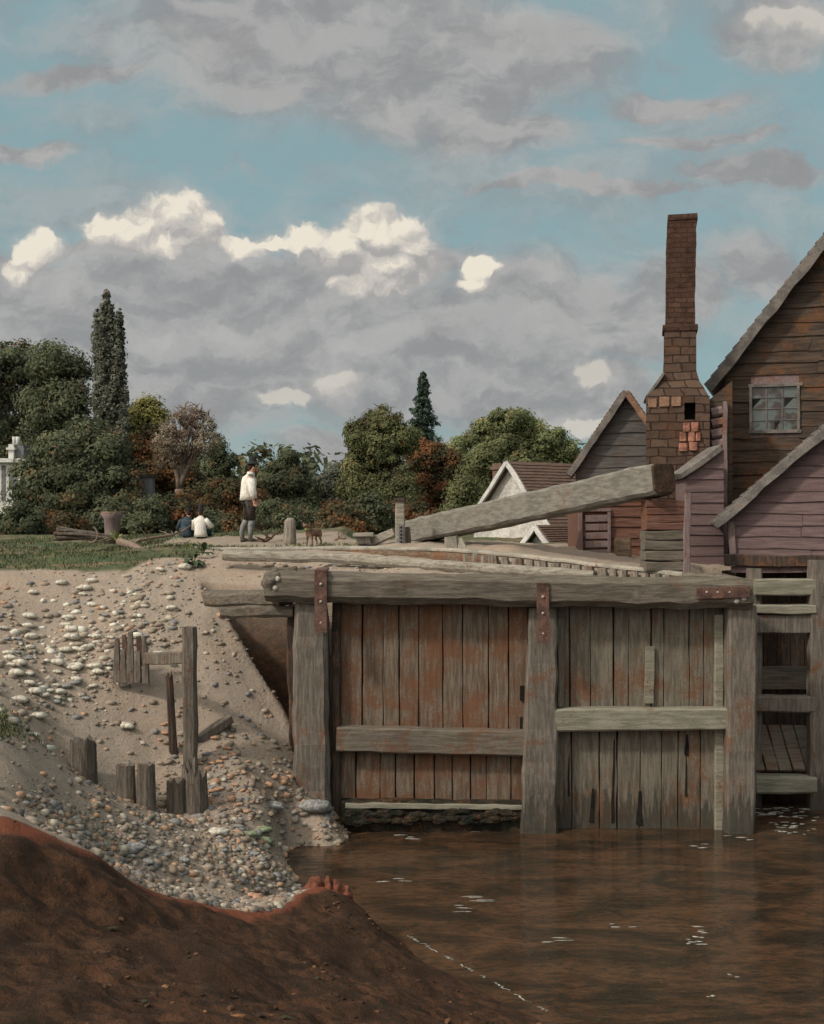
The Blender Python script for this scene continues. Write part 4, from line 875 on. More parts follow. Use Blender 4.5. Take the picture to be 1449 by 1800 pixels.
rg = [ring(1139, 1244, 696.5, 1.35, .02), ring(1150, 1236, 680, 1.1, .1), ring(1160, 1229, 668, .9, .18), ring(1167, 1225, 650, .72, .24), ring(1168, 1224, 620, .70, .25), ring(1169, 1223.5, 578, .68, .25)]
loft(q, rg, .012); q.build('shoulder', base_brick, ch)
q = MB(); rs_ = []
for i in range(22):
    t = i / 21; e = (i % 2) * .6 * (t > .45); rs_.append(ring(1171 + 1.5 * t + e + 1.5 * max(0, t - .6), 1221.5 + 3.0 * t - e, 568 - 186 * t, .64, .27))
rs_.append(ring(1175, 1226, 381, .68, .25)); rs_.append(ring(1174.5, 1226, 371, .68, .25))
loft(q, rs_, .018); q.build('stack', stack_brick, ch)
q = MB(); loft(q, [ring(1166, 1226.5, 578, .74, .22), ring(1165.5, 1227, 574, .76, .21), ring(1166, 1226.5, 567.5, .74, .22)], .008); q.build('band', stack_brick, ch)
q = MB(); loft(q, [ring(1179, 1221, 370.8, .5, .33), ring(1179, 1221, 369, .5, .33)]); q.build('flue', black_hole, ch)
q = MB(); r7 = random.Random(2)
for (a, b, c, d) in [(1200, 1213, 743, 759), (1215, 1228, 743, 759), (1195, 1207, 761, 776), (1209, 1221, 760, 777), (1222, 1231, 761, 775), (1194, 1209, 779, 793), (1211, 1226, 778, 792)]:
    q.timber(((cxm(a) + cxm(b)) / 2, Yc - .01, czm(d)), ((cxm(a) + cxm(b)) / 2, Yc - .01, czm(c)), cxm(b) - cxm(a), .09, seg=2, jit=.008, bev=.25, up=Vector((0, -1, 0)))
q.build('fresh_bricks', patch_brick, ch)
q = MB()
for (a, b, c, d) in [(1160, 1178, 697, 714), (1181, 1198, 697, 714), (1141, 1156, 700, 715)]:
    q.timber(((cxm(a) + cxm(b)) / 2, Yc - .005, czm(d)), ((cxm(a) + cxm(b)) / 2, Yc - .005, czm(c)), cxm(b) - cxm(a), .06, seg=2, jit=.008, bev=.25, up=Vector((0, -1, 0)))
q.build('worn_bricks', verge_brown, ch)
q = MB(); q.timber((cxm(1136), Yc + .5, czm(697)), (cxm(1166), Yc + .55, czm(656)), .9, .06, jit=.012, up=Vector((-.7, 0, .7))); q.build('shoulder_tiles', verge, ch)
q = MB(); q.prism([(cxm(1243), Yc + .32, 3.7), (cxm(1286), Yc + .32, 3.7), (cxm(1286), Yc + .32, czm(668)), (cxm(1243), Yc + .32, czm(704))], (0, .5, 0)); q.build('flank_wall', mill_board, ch)
q = MB(); q.timber((cxm(1273), Yc + .22, czm(1000)), (cxm(1273), Yc + .22, czm(706)), .09, .09, jit=.01); q.build('edge_board', mill_side, ch)
q = MB()
for i in range(9): q.timber((cxm(1250 + (i % 2)), Yc + .3, czm(725 + i * 19)), (cxm(1270 + (i % 2) * 2), Yc + .3, czm(721 + i * 19)), .2, .19, seg=2, jit=.012, bev=.25)
q.build('quoins', mill_side, ch)
ch.rotation_euler = (0, 0, -math.atan2(cxm(1196), Yc) * .9)
# mauve lean-to between pier and mill
Yl = 21.6
lt = thing('lean_to', (PX(1230, Yl), Yl, 4.0), 'small mauve boarded lean-to shed between the pier and the mill', 'shed')
a_, b_ = PX(1205, Yl) - PX(1230, Yl), PX(1272, Yl) - PX(1230, Yl); za, zb_ = PZ(836, Yl) - 4, PZ(793, Yl) - 4
q = MB(); q.prism([(a_, 0, -.4), (b_, 0, -.4), (b_, 0, zb_), (a_, 0, za)], (0, .8, 0)); q.build('wall', pink_board, lt, local=True)
q = MB(); boards(q, (0, 0, 0), (1, 0, 0), (0, -1, 0), zrows(-.2, zb_, .2), lambda z: (a_ if z < za else a_ + (z - za) / (zb_ - za) * (b_ - a_), b_), rr=r6, jit=.01); q.build('weatherboards', pink_board, lt, local=True)
q = MB(); q.timber((a_ - .12, .35, za - .02), (b_ - .05, .35, zb_ + .06), 1.0, .12, jit=.015); q.build('roof', verge, lt, local=True)

# mauve boarded house, front right
Yk = 19.9; OK_ = (PX(1285, Yk), Yk, PZ(1005, Yk)); RK = -math.atan2(PX(1370, 20), 20) * .9; fk = face(OK_, RK)
pk = thing('boarded_house', OK_, 'low mauve pink weatherboarded house at right with grey verge over the sluice', 'house', rz=RK)
e0 = fk(1256, 912); e1 = fk(1449, 745); slk = (e1[1] - e0[1]) / (e1[0] - e0[0]); xrg = fk(1560, 0)[0]; zrg = e0[1] + (xrg - e0[0]) * slk - .14
kzz = lambda py: fk(1285, py)[1]
gable_house(pk, 0, 2 * xrg, 0, 1.6, 0, xrg, zrg, slk, slk, pink_board, verge, verge, bh=.215, over=.27, fover=.22, rth=.11, vw=.15)
q = MB(); q.timber((-.1, -.06, kzz(985)), (2 * xrg, -.06, kzz(985)), .14, .2, jit=.02); q.build('sill_beam', dark_wood, pk, local=True)
q = MB(); q.timber((.02, -.05, .1), (.02, -.05, kzz(915)), .12, .1, jit=.015); q.build('corner_board', mill_side, pk, local=True)

# dark gable behind
Yg = 27.0; OG = (PX(1100, Yg), Yg, 4.0); RG = -math.atan2(PX(1060, 27), 27); fg_ = face(OG, RG)
dg = thing('dark_gabled_barn', OG, 'dark grey boarded gable barn left of the chimney', 'barn', rz=RG)
e0 = fg_(1003, 835); zt = fg_(1100, 692)[1]; slg = (zt - e0[1]) / (-e0[0]); hw = -e0[0] - .12
gable_house(dg, -hw, hw, 0, 2.2, 0, 0, zt, slg, slg, gable_dark, tile, verge, bh=.27, over=.14, fover=.2, vw=.14, rth=.1, vergem2=verge_brown)

# red shed with door
Yr = 22.4
rd = thing('red_shed', (PX(1075, Yr), Yr, 4.0), 'reddish boarded shed with slatted door under the balance beam', 'shed')
xa, xb = PX(1018, Yr) - PX(1075, Yr), PX(1136, Yr) - PX(1075, Yr); zt = PZ(868, Yr) - 4
q = MB(); q.box((xa, 0, -.2), (xb, 1.6, zt)); q.build('wall', red_board, rd, local=True)
q = MB(); boards(q, (0, 0, 0), (1, 0, 0), (0, -1, 0), zrows(-.1, zt, .2), lambda z: (xa, xb), rr=r6, jit=.012); q.build('weatherboards', red_board, rd, local=True)
q = MB(); q.prism([(xa - .1, -.15, zt), (xb, -.15, zt), (xb, 1.75, zt + .05), (xa - .1, 1.75, zt + .05)], (0, 0, .07)); q.build('roof', tile, rd, local=True)
dx0, dx1 = PX(1027, Yr) - PX(1075, Yr), PX(1070, Yr) - PX(1075, Yr)
q = MB(); q.timber((xa + .02, -.07, -.1), (xa + .02, -.07, PZ(895, Yr) - 4), .08, .08, jit=.006)
q.timber((dx1, -.07, -.1), (dx1, -.07, PZ(900, Yr) - 4), .06, .08, jit=.006); q.timber((xa, -.07, PZ(897, Yr) - 4), (dx1 + .03, -.07, PZ(897, Yr) - 4), .06, .06, jit=.006)
dr = q.build('door', mill_side, rd, local=True)
q = MB()
for i in range(6): q.timber((dx0 + .02, -.055, .02 + i * .17), (dx1 - .02, -.055, .03 + i * .17), .05, .13, jit=.006)
q.build('slats', mill_side, dr, local=True)
q = MB(); q.timber((PX(1095, 21.9), 21.9, PZ(1000, 21.9)), (PX(1095, 21.9), 21.9, PZ(946, 21.9)), .31, .2, jit=.01, up=Vector((0, -1, 0))); tag(q.build('upright_board', revet, origin=P(1095, 995, 21.9)), 'broad brown board standing upright before the red shed', 'post')

# white cottages
def cottage(name, label, px, Y, pzpeak, halfw, slope, length, rz, zb, chimney_=None):
    x = PX(px, Y); zt_ = PZ(pzpeak, Y) - zb
    r_ = thing(name, (x, Y, zb), label, 'cottage', rz=rz)
    gable_house(r_, -halfw, halfw, 0, length, 0, 0, zt_, slope, slope, plaster, tile, verge_w, over=.25, fover=.22, smooth_wall=True, vw=.14, rth=.09)
    return r_, zt_
c1, zt = cottage('white_cottage', 'white plastered gable cottage with brown tiled roof behind the balance beam', 901, 34, 815, 1.75, 1.05, 6.0, R(-52), 3.6)
q = MB(); q.box((-2.0, 1.0, 1.0), (-1.6, 1.5, zt + .1)); q.box((-2.05, .95, zt - .1), (-1.55, 1.55, zt - .02)); q.build('chimney', tile, c1, local=True)
q = MB(); q.prism([(1.25, 1.2, zt - 1.55), (1.25, 2.2, zt - 1.55), (1.25, 2.2, zt - 1.0), (1.25, 1.2, zt - 1.0)], (.5, 0, -.15)); q.build('dormer_window', verge_w, c1, local=True)
c2, zt = cottage('small_white_cottage', 'little white gable annexe in front of the larger cottage, low behind the bank wall', 953, 29, 927, .95, 1.05, 2.6, R(-48), 3.4)

# far white house at left
Yw = 52.0
wh = thing('white_house', (PX(5, Yw), Yw, 4.1), 'white house with twin chimney pots glimpsed through trees at the left edge', 'house')
wx = lambda px: PX(px, Yw) - PX(5, Yw); wz = lambda py: PZ(py, Yw) - 4.1
q = MB(); q.box((wx(-120), 0, -.2), (wx(36), 4, wz(812))); q.build('wall', house_white, wh, local=True)
q = MB(); q.box((wx(-124), -.25, wz(813)), (wx(48), 4.2, wz(806))); q.build('cornice', house_white, wh, local=True)
q = MB(); q.box((wx(3), -.02, wz(880)), (wx(10), .02, wz(818))); q.build('pilaster_gap', slate, wh, local=True)
q = MB(); q.box((wx(16), -.03, wz(860)), (wx(30), .02, wz(828))); q.build('window', slate, wh, local=True)
q = MB(); q.box((wx(11), .3, wz(806)), (wx(20), 1.1, wz(780))); q.box((wx(8), .2, wz(790)), (wx(23), 1.2, wz(786))); q.build('chimney', house_white, wh, local=True)
q = MB(); q.box((wx(20), .5, wz(806)), (wx(35), 1.6, wz(782))); q.build('chimney_flank', slate, wh, local=True)
for px in (16.5, 22.5):
    q = MB(); q.tube([(wx(px), .7, wz(781)), (wx(px), .7, wz(773)), (wx(px), .7, wz(766))], [.11, .09, .12], 10); q.build('chimney_pot', house_white, wh, local=True, smooth_=True)
gh = thing('grey_chimney', P(258, 905, 47), 'square grey chimney with dark cap poking out of the bushes', 'chimney')
q = MB(); q.box(tuple(P(249, 900, 47)), tuple(P(268, 838, 47) + Vector((0, .5, 0)))); q.build('shaft', slate, gh)
q = MB(); q.box(tuple(P(245, 839, 46.95)), tuple(P(271, 833, 46.95) + Vector((0, .6, 0)))); q.build('cap', dark_wood, gh)

# ------------------------------------------------------------ trees
def leaf_mat(name, cols, gain=1.6):
    cols = [(p, tuple(x * gain for x in c)) for p, c in cols]
    m = var_mat(name, cols, 'LINEAR', rough=.9, nscale=.5, amt=.35); t = m.node_tree; b = t.nodes['Principled BSDF']; out = t.nodes['Material Output']
    tr = t.nodes.new('ShaderNodeBsdfTranslucent'); L(t, b.inputs['Base Color'].links[0].from_socket, tr.inputs[0]); mx_ = t.nodes.new('ShaderNodeMixShader'); mx_.inputs[0].default_value = .35
    L(t, b.outputs[0], mx_.inputs[1]); L(t, tr.outputs[0], mx_.inputs[2]); L(t, mx_.outputs[0], out.inputs[0]); return m
G_dark = leaf_mat('leaf_dark', [(0, (0.042, 0.048, 0.030)), (.45, (0.066, 0.076, 0.046)), (.88, (0.088, 0.098, 0.058)), (.94, (0.10, 0.070, 0.038)), (1, (0.125, 0.060, 0.028))])
G_rust = leaf_mat('leaf_rust', [(0, (0.032, 0.032, 0.02)), (.35, (0.06, 0.062, 0.034)), (.5, (0.075, 0.052, 0.03)), (.75, (0.115, 0.056, 0.027)), (1, (0.15, 0.07, 0.032))])
G_pale = leaf_mat('leaf_pale', [(0, (0.06, 0.07, 0.035)), (.5, (0.115, 0.13, 0.06)), (.9, (0.18, 0.195, 0.10)), (1, (0.12, 0.05, 0.02))])
G_yel = leaf_mat('leaf_yellow', [(0, (0.06, 0.06, 0.022)), (.5, (0.13, 0.125, 0.045)), (.9, (0.19, 0.175, 0.07)), (1, (0.14, 0.05, 0.02))])
G_grey = leaf_mat('leaf_grey', [(0, (0.055, 0.057, 0.045)), (.6, (0.095, 0.10, 0.08)), (.95, (0.14, 0.145, 0.115)), (1, (0.12, 0.06, 0.04))])
G_blue = leaf_mat('leaf_blue', [(0, (0.018, 0.032, 0.026)), (.6, (0.040, 0.062, 0.048)), (1, (0.06, 0.08, 0.055))])
G_olive = leaf_mat('leaf_olive', [(0, (0.045, 0.05, 0.025)), (.5, (0.078, 0.085, 0.04)), (.9, (0.12, 0.125, 0.062)), (1, (0.14, 0.05, 0.02))])
G_twig = leaf_mat('leaf_twig', [(0, (0.10, 0.08, 0.055)), (.6, (0.16, 0.135, 0.10)), (1, (0.2, 0.175, 0.13))])
class Leaves:
    def __init__(s, seed): s.r = np.random.RandomState(seed); s.P = []; s.N = []; s.S = []; s.C = []
    def lobe(s, c, rad, n_clump, per, csz, lsz, up=.25, vbase=None, drop=0.0):
        r = s.r; c = np.array(c); rad = np.array(rad)
        d = r.normal(size=(n_clump, 3)); d /= np.linalg.norm(d, axis=1)[:, None]
        rr = r.uniform(.30, 1.02, n_clump) ** .55
        cc = c + d * rr[:, None] * rad
        cs = csz * r.uniform(.6, 1.35, n_clump)
        cv = r.rand(n_clump)
        for k in range(n_clump):
            e = r.normal(size=(per, 3)); e /= np.linalg.norm(e, axis=1)[:, None]
            q = r.rand(per) ** .5
            p = cc[k] + e * q[:, None] * cs[k] * np.array([1.15, 1.15, .75])
            p[:, 2] -= drop * r.rand(per) * cs[k]
            nn = e * .7 + d[k] * .8 + r.normal(size=(per, 3)) * .45 + np.array([0, 0, up])
            s.P.append(p); s.N.append(nn); s.S.append(lsz * r.uniform(.55, 1.3, per)); s.C.append(np.clip(cv[k] * .86 + r.rand(per) * .16, 0, 1))
    def build(s, name, m, parent):
        p = np.concatenate(s.P); n = np.concatenate(s.N); z = np.concatenate(s.S); c = np.concatenate(s.C)
        n /= np.linalg.norm(n, axis=1)[:, None] + 1e-6
        a = np.cross(n, s.r.normal(size=n.shape)); a /= np.linalg.norm(a, axis=1)[:, None] + 1e-6; b = np.cross(n, a)
        z = z[:, None]; asp = s.r.uniform(.45, .8, (len(p), 1))
        v = np.stack([p - a * z, p + b * z * asp, p + a * z, p - b * z * asp * .8], 1).reshape(-1, 3)
        o3 = ORG[parent.name]; v = v - np.array(o3)
        me = bpy.data.meshes.new(name); k = len(p); me.vertices.add(4 * k); me.vertices.foreach_set('co', v.ravel())
        me.loops.add(4 * k); me.loops.foreach_set('vertex_index', np.arange(4 * k)); me.polygons.add(k); me.polygons.foreach_set('loop_start', np.arange(k) * 4); me.polygons.foreach_set('loop_total', np.full(k, 4))
        me.update(); at = me.attributes.new('var', 'FLOAT', 'FACE'); at.data.foreach_set('value', c.astype(np.float32)); me.materials.append(m)
        o = link(bpy.data.objects.new(name, me)); o.parent = parent; return o
seedc = [100]
def limb(q, p0, p1, r0, r1, rr, n=7, wob=.06):
    p0 = Vector(p0); p1 = Vector(p1); k = 6; ln = (p1 - p0).length; pts = []; 
    for i in range(k + 1):
        t = i / k; p = p0.lerp(p1, t); amp = wob * ln * math.sin(math.pi * t)
        pts.append(p + Vector((rr.uniform(-1, 1), rr.uniform(-1, 1), rr.uniform(-.4, .6))) * amp * .6 + Vector((0, 0, amp * .5)))
    q.tube(pts, [r0 + (r1 - r0) * i / k for i in range(k + 1)], n); return pts
def tree(name, label, cat, px, Y, lobes, m, dens=1.0, lsz=.17, csz=.75, trunk_r=.3, barkm=bark, group=None, limbs=True, twig=0, drop=0.0, ppc=46, ydep=1.0, tw=.05):
    seedc[0] += 1; rr = random.Random(seedc[0]); base = Vector((PX(px, Y), Y, gz(PX(px, Y), Y) - .1))
    root = thing(name, base, label, cat, group)
    q = MB(); L_ = Leaves(seedc[0]); tops = []
    for (lx, ly, rx, ry) in lobes:
        yy = Y + rr.uniform(-1, 1) * rx * Y / F * .5; c = P(lx, ly, yy); tops.append((c, rx * yy / F, ry * yy / F))
    zc = min(t[0].z for t in tops) ; zt_ = max(t[0].z for t in tops)
    fork = Vector((base.x + rr.uniform(-.2, .2), base.y, base.z + max(.8, (zt_ - base.z) * .38)))
    limb(q, base, fork, trunk_r, trunk_r * .72, rr, 9, .03)
    if limbs:
        for (c, rx, rz) in tops:
            e = c + Vector((0, 0, rz * .35)); mid = limb(q, fork, e, trunk_r * .5, trunk_r * .12, rr, 6)
            for k in range(5 + twig * 5):
                s_ = mid[rr.randrange(2, 6)]; th = rr.uniform(0, 6.28); el = rr.uniform(-.1, 1.2)
                d = Vector((math.cos(th) * math.cos(el) * rx, math.sin(th) * math.cos(el) * rx, math.sin(el) * rz)) * rr.uniform(.75, 1.0)
                sub_ = limb(q, s_, c + d, trunk_r * .17, trunk_r * .04 + .006, rr, 5, .08)
                for j in range(twig * 4):
                    s2 = sub_[rr.randrange(2, 7)]; d2 = Vector((rr.gauss(0, 1), rr.gauss(0, 1), rr.uniform(.1, 1.6))).normalized() * rx * rr.uniform(.2, .42)
                    limb(q, s2, s2 + d2, tw * .6, tw * .2, rr, 4, .1)
    q.build('trunk', barkm, root, smooth_=True)
    for (c, rx, rz) in tops:
        area = rx * rz * 3.14; nc = max(10, int(area * 6.5 * dens / (csz / .75) ** 2)); cs2 = csz * .8; L_.lobe(c, (max(.1, rx - cs2 * .35), max(rx, rz) * ydep * .8, max(.1, rz - cs2 * .3)), int(nc * 1.1), int(ppc * 2.3), cs2, lsz * .52, drop=drop)
    L_.build('crown', m, root); return root
tree('broad_tree', 'dark broad crowned tree cut by the left edge of the picture', 'tree', 20, 62, [(20, 640, 55, 48), (-40, 660, 60, 60), (55, 680, 50, 55), (10, 740, 75, 60), (-30, 800, 90, 70), (50, 820, 60, 70)], G_dark, csz=.8, lsz=.2)
tree('broad_tree', 'dark round crowned tree directly left of the poplar', 'tree', 115, 60, [(90, 635, 45, 42), (125, 655, 38, 42), (118, 710, 48, 50), (80, 720, 50, 60), (120, 790, 55, 60)], G_dark, csz=.75, lsz=.2)
def poplar():
    Y = 57; base = Vector((PX(195, Y), Y, 4.0)); root = thing('poplar_tree', base, 'slender tall poplar standing above all the left trees', 'tree'); q = MB(); rr = random.Random(16)
    tr = limb(q, base, P(190, 520, Y), .26, .03, rr, 8, .01); L_ = Leaves(91)
    tips = [(188, 510, 600), (182, 535, 610), (195, 538, 620), (171, 546, 640), (210, 548, 640), (177, 570, 660), (203, 565, 650), (215, 578, 670), (168, 600, 680), (190, 560, 650), (208, 610, 690), (186, 610, 700), (216, 640, 700), (172, 650, 730), (200, 650, 730), (222, 685, 750), (188, 680, 760), (168, 690, 760), (210, 700, 790), (180, 730, 820), (222, 735, 800), (200, 750, 850), (165, 750, 830), (215, 790, 880), (178, 800, 890), (195, 600, 690), (180, 640, 720), (205, 725, 800)]
    for (px, top, bot) in tips:
        for rep in range(2):
            yy = Y + rr.uniform(-.6, .6); a = P(px + (rr.uniform(-4, 4) if rep else 0), top + rep * rr.uniform(0, 20), yy); b = P(px + (193 - px) * .30 + rr.uniform(-3, 3), bot, Y + rr.uniform(-.3, .3)); limb(q, b, a, .07, .012, rr, 5, .03)
            n = 34
            for k in range(n):
                t = (k + rr.random()) / n; c = a.lerp(b, t); w_ = (.04 + .31 * math.sin(math.pi * min(1, t * .75 + .05)))
                L_.lobe(c, (w_ * .75, w_ * .75, .18), 2, 12, .12 + .06 * t, .085, up=.1)
    q.build('trunk', bark, root); L_.build('crown', G_grey, root)
poplar()
tree('spreading_tree', 'large dark green spreading tree in front of the poplar foot', 'tree', 140, 46, [(150, 765, 42, 34), (110, 800, 55, 45), (185, 800, 45, 48), (60, 850, 50, 45), (130, 860, 65, 55), (205, 860, 45, 50), (80, 905, 55, 38), (170, 915, 60, 35)], G_dark, csz=.62, lsz=.17)
tree('yellow_tree', 'small yellow green tree right of the poplar', 'tree', 252, 63, [(258, 722, 32, 30), (238, 745, 26, 34), (280, 740, 24, 26), (250, 790, 42, 48)], G_yel, csz=.65, lsz=.18)
tree('bare_tree', 'nearly bare pale branched tree with thin grey twigs', 'tree', 318, 50, [(335, 765, 50, 50), (300, 790, 38, 45), (365, 775, 28, 45), (335, 730, 38, 22)], G_twig, dens=.30, csz=.36, lsz=.09, barkm=bark_pale, trunk_r=.26, twig=2, ppc=30)
tree('russet_tree', 'russet brown tree behind the nearly bare one', 'tree', 290, 58, [(265, 790, 50, 50), (300, 840, 60, 50), (250, 850, 45, 50), (340, 870, 45, 50)], G_rust, csz=.6, lsz=.17)
tree('tufted_tree', 'small dark tufted tree right of the bare tree', 'tree', 392, 56, [(384, 790, 16, 22), (400, 815, 17, 18), (380, 825, 24, 22), (395, 860, 34, 30)], G_dark, dens=1.3, csz=.42, lsz=.14, trunk_r=.15)
tree('thicket_tree', 'low rusty thicket tree behind the standing man', 'tree', 420, 50, [(405, 870, 38, 34), (440, 880, 34, 40), (370, 890, 36, 36), (425, 915, 50, 30)], G_rust, csz=.5, lsz=.14, trunk_r=.15)
tree('oak_tree', 'dark layered oak right behind the standing man', 'tree', 505, 55, [(507, 806, 20, 12), (490, 822, 26, 14), (522, 830, 22, 16), (500, 850, 42, 26), (540, 860, 24, 20), (480, 880, 38, 34), (530, 895, 44, 38)], G_dark, dens=1.5, csz=.42, lsz=.15)
tree('willow_tree', 'pale grey green willow between the oak and the rounded trees', 'tree', 585, 64, [(590, 835, 24, 24), (570, 860, 26, 30), (600, 875, 34, 34), (560, 895, 30, 30)], G_grey, csz=.5, lsz=.16, trunk_r=.2)
tree('branching_tree', 'round tree with dark limbs showing, left of the pointed fir', 'tree', 680, 52, [(668, 742, 44, 28), (632, 772, 30, 36), (705, 770, 36, 34), (670, 790, 45, 40), (625, 820, 26, 30), (640, 860, 50, 40), (695, 865, 45, 45)], G_olive, dens=.95, csz=.42, lsz=.14, twig=1, trunk_r=.34)
def conifer():
    Y = 66; base = Vector((PX(747, Y), Y, 4.0)); root = thing('fir_tree', base, 'pointed blue green fir rising behind the rounded trees', 'tree'); q = MB()
    limb(q, base, P(743, 655, Y), .25, .03, random.Random(1), 7, .0); q.build('trunk', bark, root); L_ = Leaves(55); rr = random.Random(6)
    py = 652
    while py < 800:
        t = (py - 650) / 150; wpx = .3 + 37 * t ** .95 * rr.uniform(.7, 1.15)
        for k in range(3 + int(9 * t)):
            th = rr.uniform(0, 6.28); f_ = rr.uniform(.35, 1); c = P(743 + wpx * f_ * math.cos(th), py + 6 * f_, Y); c.y += wpx * f_ * Y / F * math.sin(th)
            L_.lobe(c, (.22, .22, .07), 2, 26, .07 + .26 * t, .09, drop=.8)
        py += 5
    L_.build('crown', G_blue, root)
conifer()
tree('round_tree', 'dark rusty rounded tree below the pointed fir', 'tree', 760, 56, [(750, 800, 40, 34), (790, 815, 36, 36), (745, 860, 50, 50), (800, 870, 50, 50)], G_rust, csz=.5, lsz=.16)
tree('pale_tree', 'bright sunlit light green tree above the white cottage roof', 'tree', 900, 60, [(897, 738, 40, 26), (860, 758, 34, 28), (930, 760, 40, 30), (965, 775, 34, 30), (830, 775, 22, 18), (996, 795, 24, 24), (905, 790, 50, 40), (960, 820, 50, 40)], G_pale, csz=.5, lsz=.16, dens=1.15)
tree('small_pale_tree', 'small pale tree top squeezed between the fir and the sunlit tree', 'tree', 812, 64, [(812, 775, 20, 15), (800, 790, 20, 15), (820, 810, 25, 25)], G_pale, csz=.45, lsz=.15, trunk_r=.15)
tree('dark_tree', 'deep olive tree standing beneath the sunlit tree crown', 'tree', 880, 54, [(880, 795, 42, 34), (845, 820, 38, 40), (920, 830, 44, 40), (880, 860, 50, 45), (970, 840, 36, 30)], G_olive, csz=.5, lsz=.16)
tree('weeping_tree', 'weeping olive green tree beside the brick cottage chimney', 'tree', 820, 46, [(815, 860, 30, 34), (800, 900, 34, 36), (845, 890, 30, 36), (780, 925, 34, 24)], G_olive, csz=.45, lsz=.14, drop=1.6, trunk_r=.2)
hs_ = [(30, 915, 50, 34, G_dark, 'dark bush at the left edge under the white house'), (110, 925, 45, 28, G_rust, 'rusty low bush left of the log pile'), (200, 905, 40, 38, G_dark, 'dark bush behind the pinkish tree butt'),
       (262, 905, 32, 36, G_dark, 'upright dark bush below the grey chimney'), (310, 900, 38, 40, G_rust, 'rusty bush behind the man in the blue coat'), (370, 920, 40, 26, G_dark, 'green low bush right of the two seated men'),
       (425, 925, 34, 24, G_rust, 'orange brown bush at the standing man legs'), (480, 905, 42, 36, G_dark, 'dark green bush between the standing man and mooring post'), (545, 920, 42, 30, G_dark, 'dark bush behind the little brown dog'),
       (600, 915, 46, 34, G_rust, 'rusty bush right of the little brown dog'), (655, 905, 42, 40, G_dark, 'dark green bush left of the paddle post'), (715, 910, 42, 40, G_rust, 'rust coloured bush behind the paddle post'), (765, 925, 34, 28, G_rust, 'low rusty bush right of the paddle post')]
for i, (a, b, c, d, m, lab) in enumerate(hs_):
    tree('bush', lab, 'bush', a, 42 + (i % 3) * 1.3, [(a, b, c, d), (a - c * .5, b + d * .4, c * .6, d * .6), (a + c * .5, b + d * .4, c * .6, d * .6)], m, csz=.42, lsz=.13, trunk_r=.08, group='bushes along the foot of the trees', limbs=False)
# far wood closing the horizon
Lf = Leaves(77); root = link(bpy.data.objects.new('far_wood', None)); bpy.data.objects.remove(root)
class _R: name = '_far'
ORG['_far'] = Vector((0, 0, 0))
def far_wood():
    r = random.Random(31)
    for i in range(70):
        x = -60 + i * 2.1 + r.uniform(-1, 1); Lf.lobe((x, 84 + r.uniform(-4, 4), 6.0 + r.uniform(-.6, 1.6)), (2.8, 2.0, 3.2), 18, 30, 1.1, .34)
    root = bpy.data.objects.new('tmp', None); link(root); ORG[root.name] = Vector((0, 0, 0))
    o = Lf.build('far_wood', G_dark, root); o.parent = None; bpy.data.objects.remove(root)
    o['label'] = 'distant dark wood closing the view behind the separate trees'; o['category'] = 'wood'; o['kind'] = 'stuff'
far_wood()

# ------------------------------------------------------------ grass, weeds, litter on the bank
grass_m = var_mat('grass_blades', [(0, (0.05, 0.062, 0.032)), (.5, (0.085, 0.10, 0.048)), (1, (0.16, 0.165, 0.085))], 'LINEAR', nscale=1.2, amt=.35)
def blade(q, p, h, w_, rr, c):
    a = rr.uniform(0, 6.28); d = Vector((math.cos(a), math.sin(a), 0)) * w_; l = Vector((rr.uniform(-1, 1), rr.uniform(-1, 1), 0)) * h * .5; up = Vector((0, 0, h))
    q.add([p - d, p + d, p + d * .6 + l * .4 + up * .6, p + l + up], [(0, 1, 2, 3)], c)
q = MB(); r8 = random.Random(17)
gxs = np.array([r8.uniform(-10.5, -3.2) for i in range(16000)]); gys = np.array([r8.uniform(20.3, 31) for i in range(16000)]); gzs = ground(gxs, gys); gn = vnoise(gxs, gys, 1.0, 40) + .4 * vnoise(gxs, gys, 3, 41)
for x, y, z, n_ in zip(gxs, gys, gzs, gn):
    if y > graf(x) + .05 and n_ > -.16 and not (x > -5.8 and 22.8 < y < 27.8 + .6 * n_) and not (x > -4.0 and y < 25): blade(q, Vector((x, y, z - .01)), r8.uniform(.03, .10), .012, r8, max(.01, min(1, r8.random() * .6 + n_)))
for (a, b, n, sx, yd) in [(385, 955, 90, 22, 23), (430, 957, 60, 14, 23), (490, 957, 50, 12, 23), (520, 956, 60, 14, 23), (570, 958, 40, 10, 23), (610, 960, 30, 8, 23), (465, 958, 50, 30, 23), (350, 962, 100, 26, 22.7), (300, 966, 100, 22, 22.8), (40, 1330, 60, 20, 14), (20, 1300, 60, 15, 13.6), (10, 1310, 60, 12, 13.3)]:
    for i in range(n * 3):
        X_ = PX(a + r8.gauss(0, sx), yd); Y_ = yd + r8.gauss(0, .25); blade(q, Vector((X_, Y_, gz(X_, Y_) - .01)), r8.uniform(.03, .09), .014, r8, r8.uniform(.3, 1))
o = q.build('grass', grass_m); o['label'] = 'short green grass on the bank top at left'; o['category'] = 'grass'; o['kind'] = 'stuff'
weed_m = mat('weed_leaf', (0.03, 0.052, 0.028), (0.075, 0.10, 0.045), 8)
yweed_m = mat('pale_weed_leaf', (0.16, 0.18, 0.07), (0.27, 0.28, 0.13), 8)
grey_weed = mat('grey_weed_leaf', (0.12, 0.13, 0.09), (0.2, 0.2, 0.15), 8)
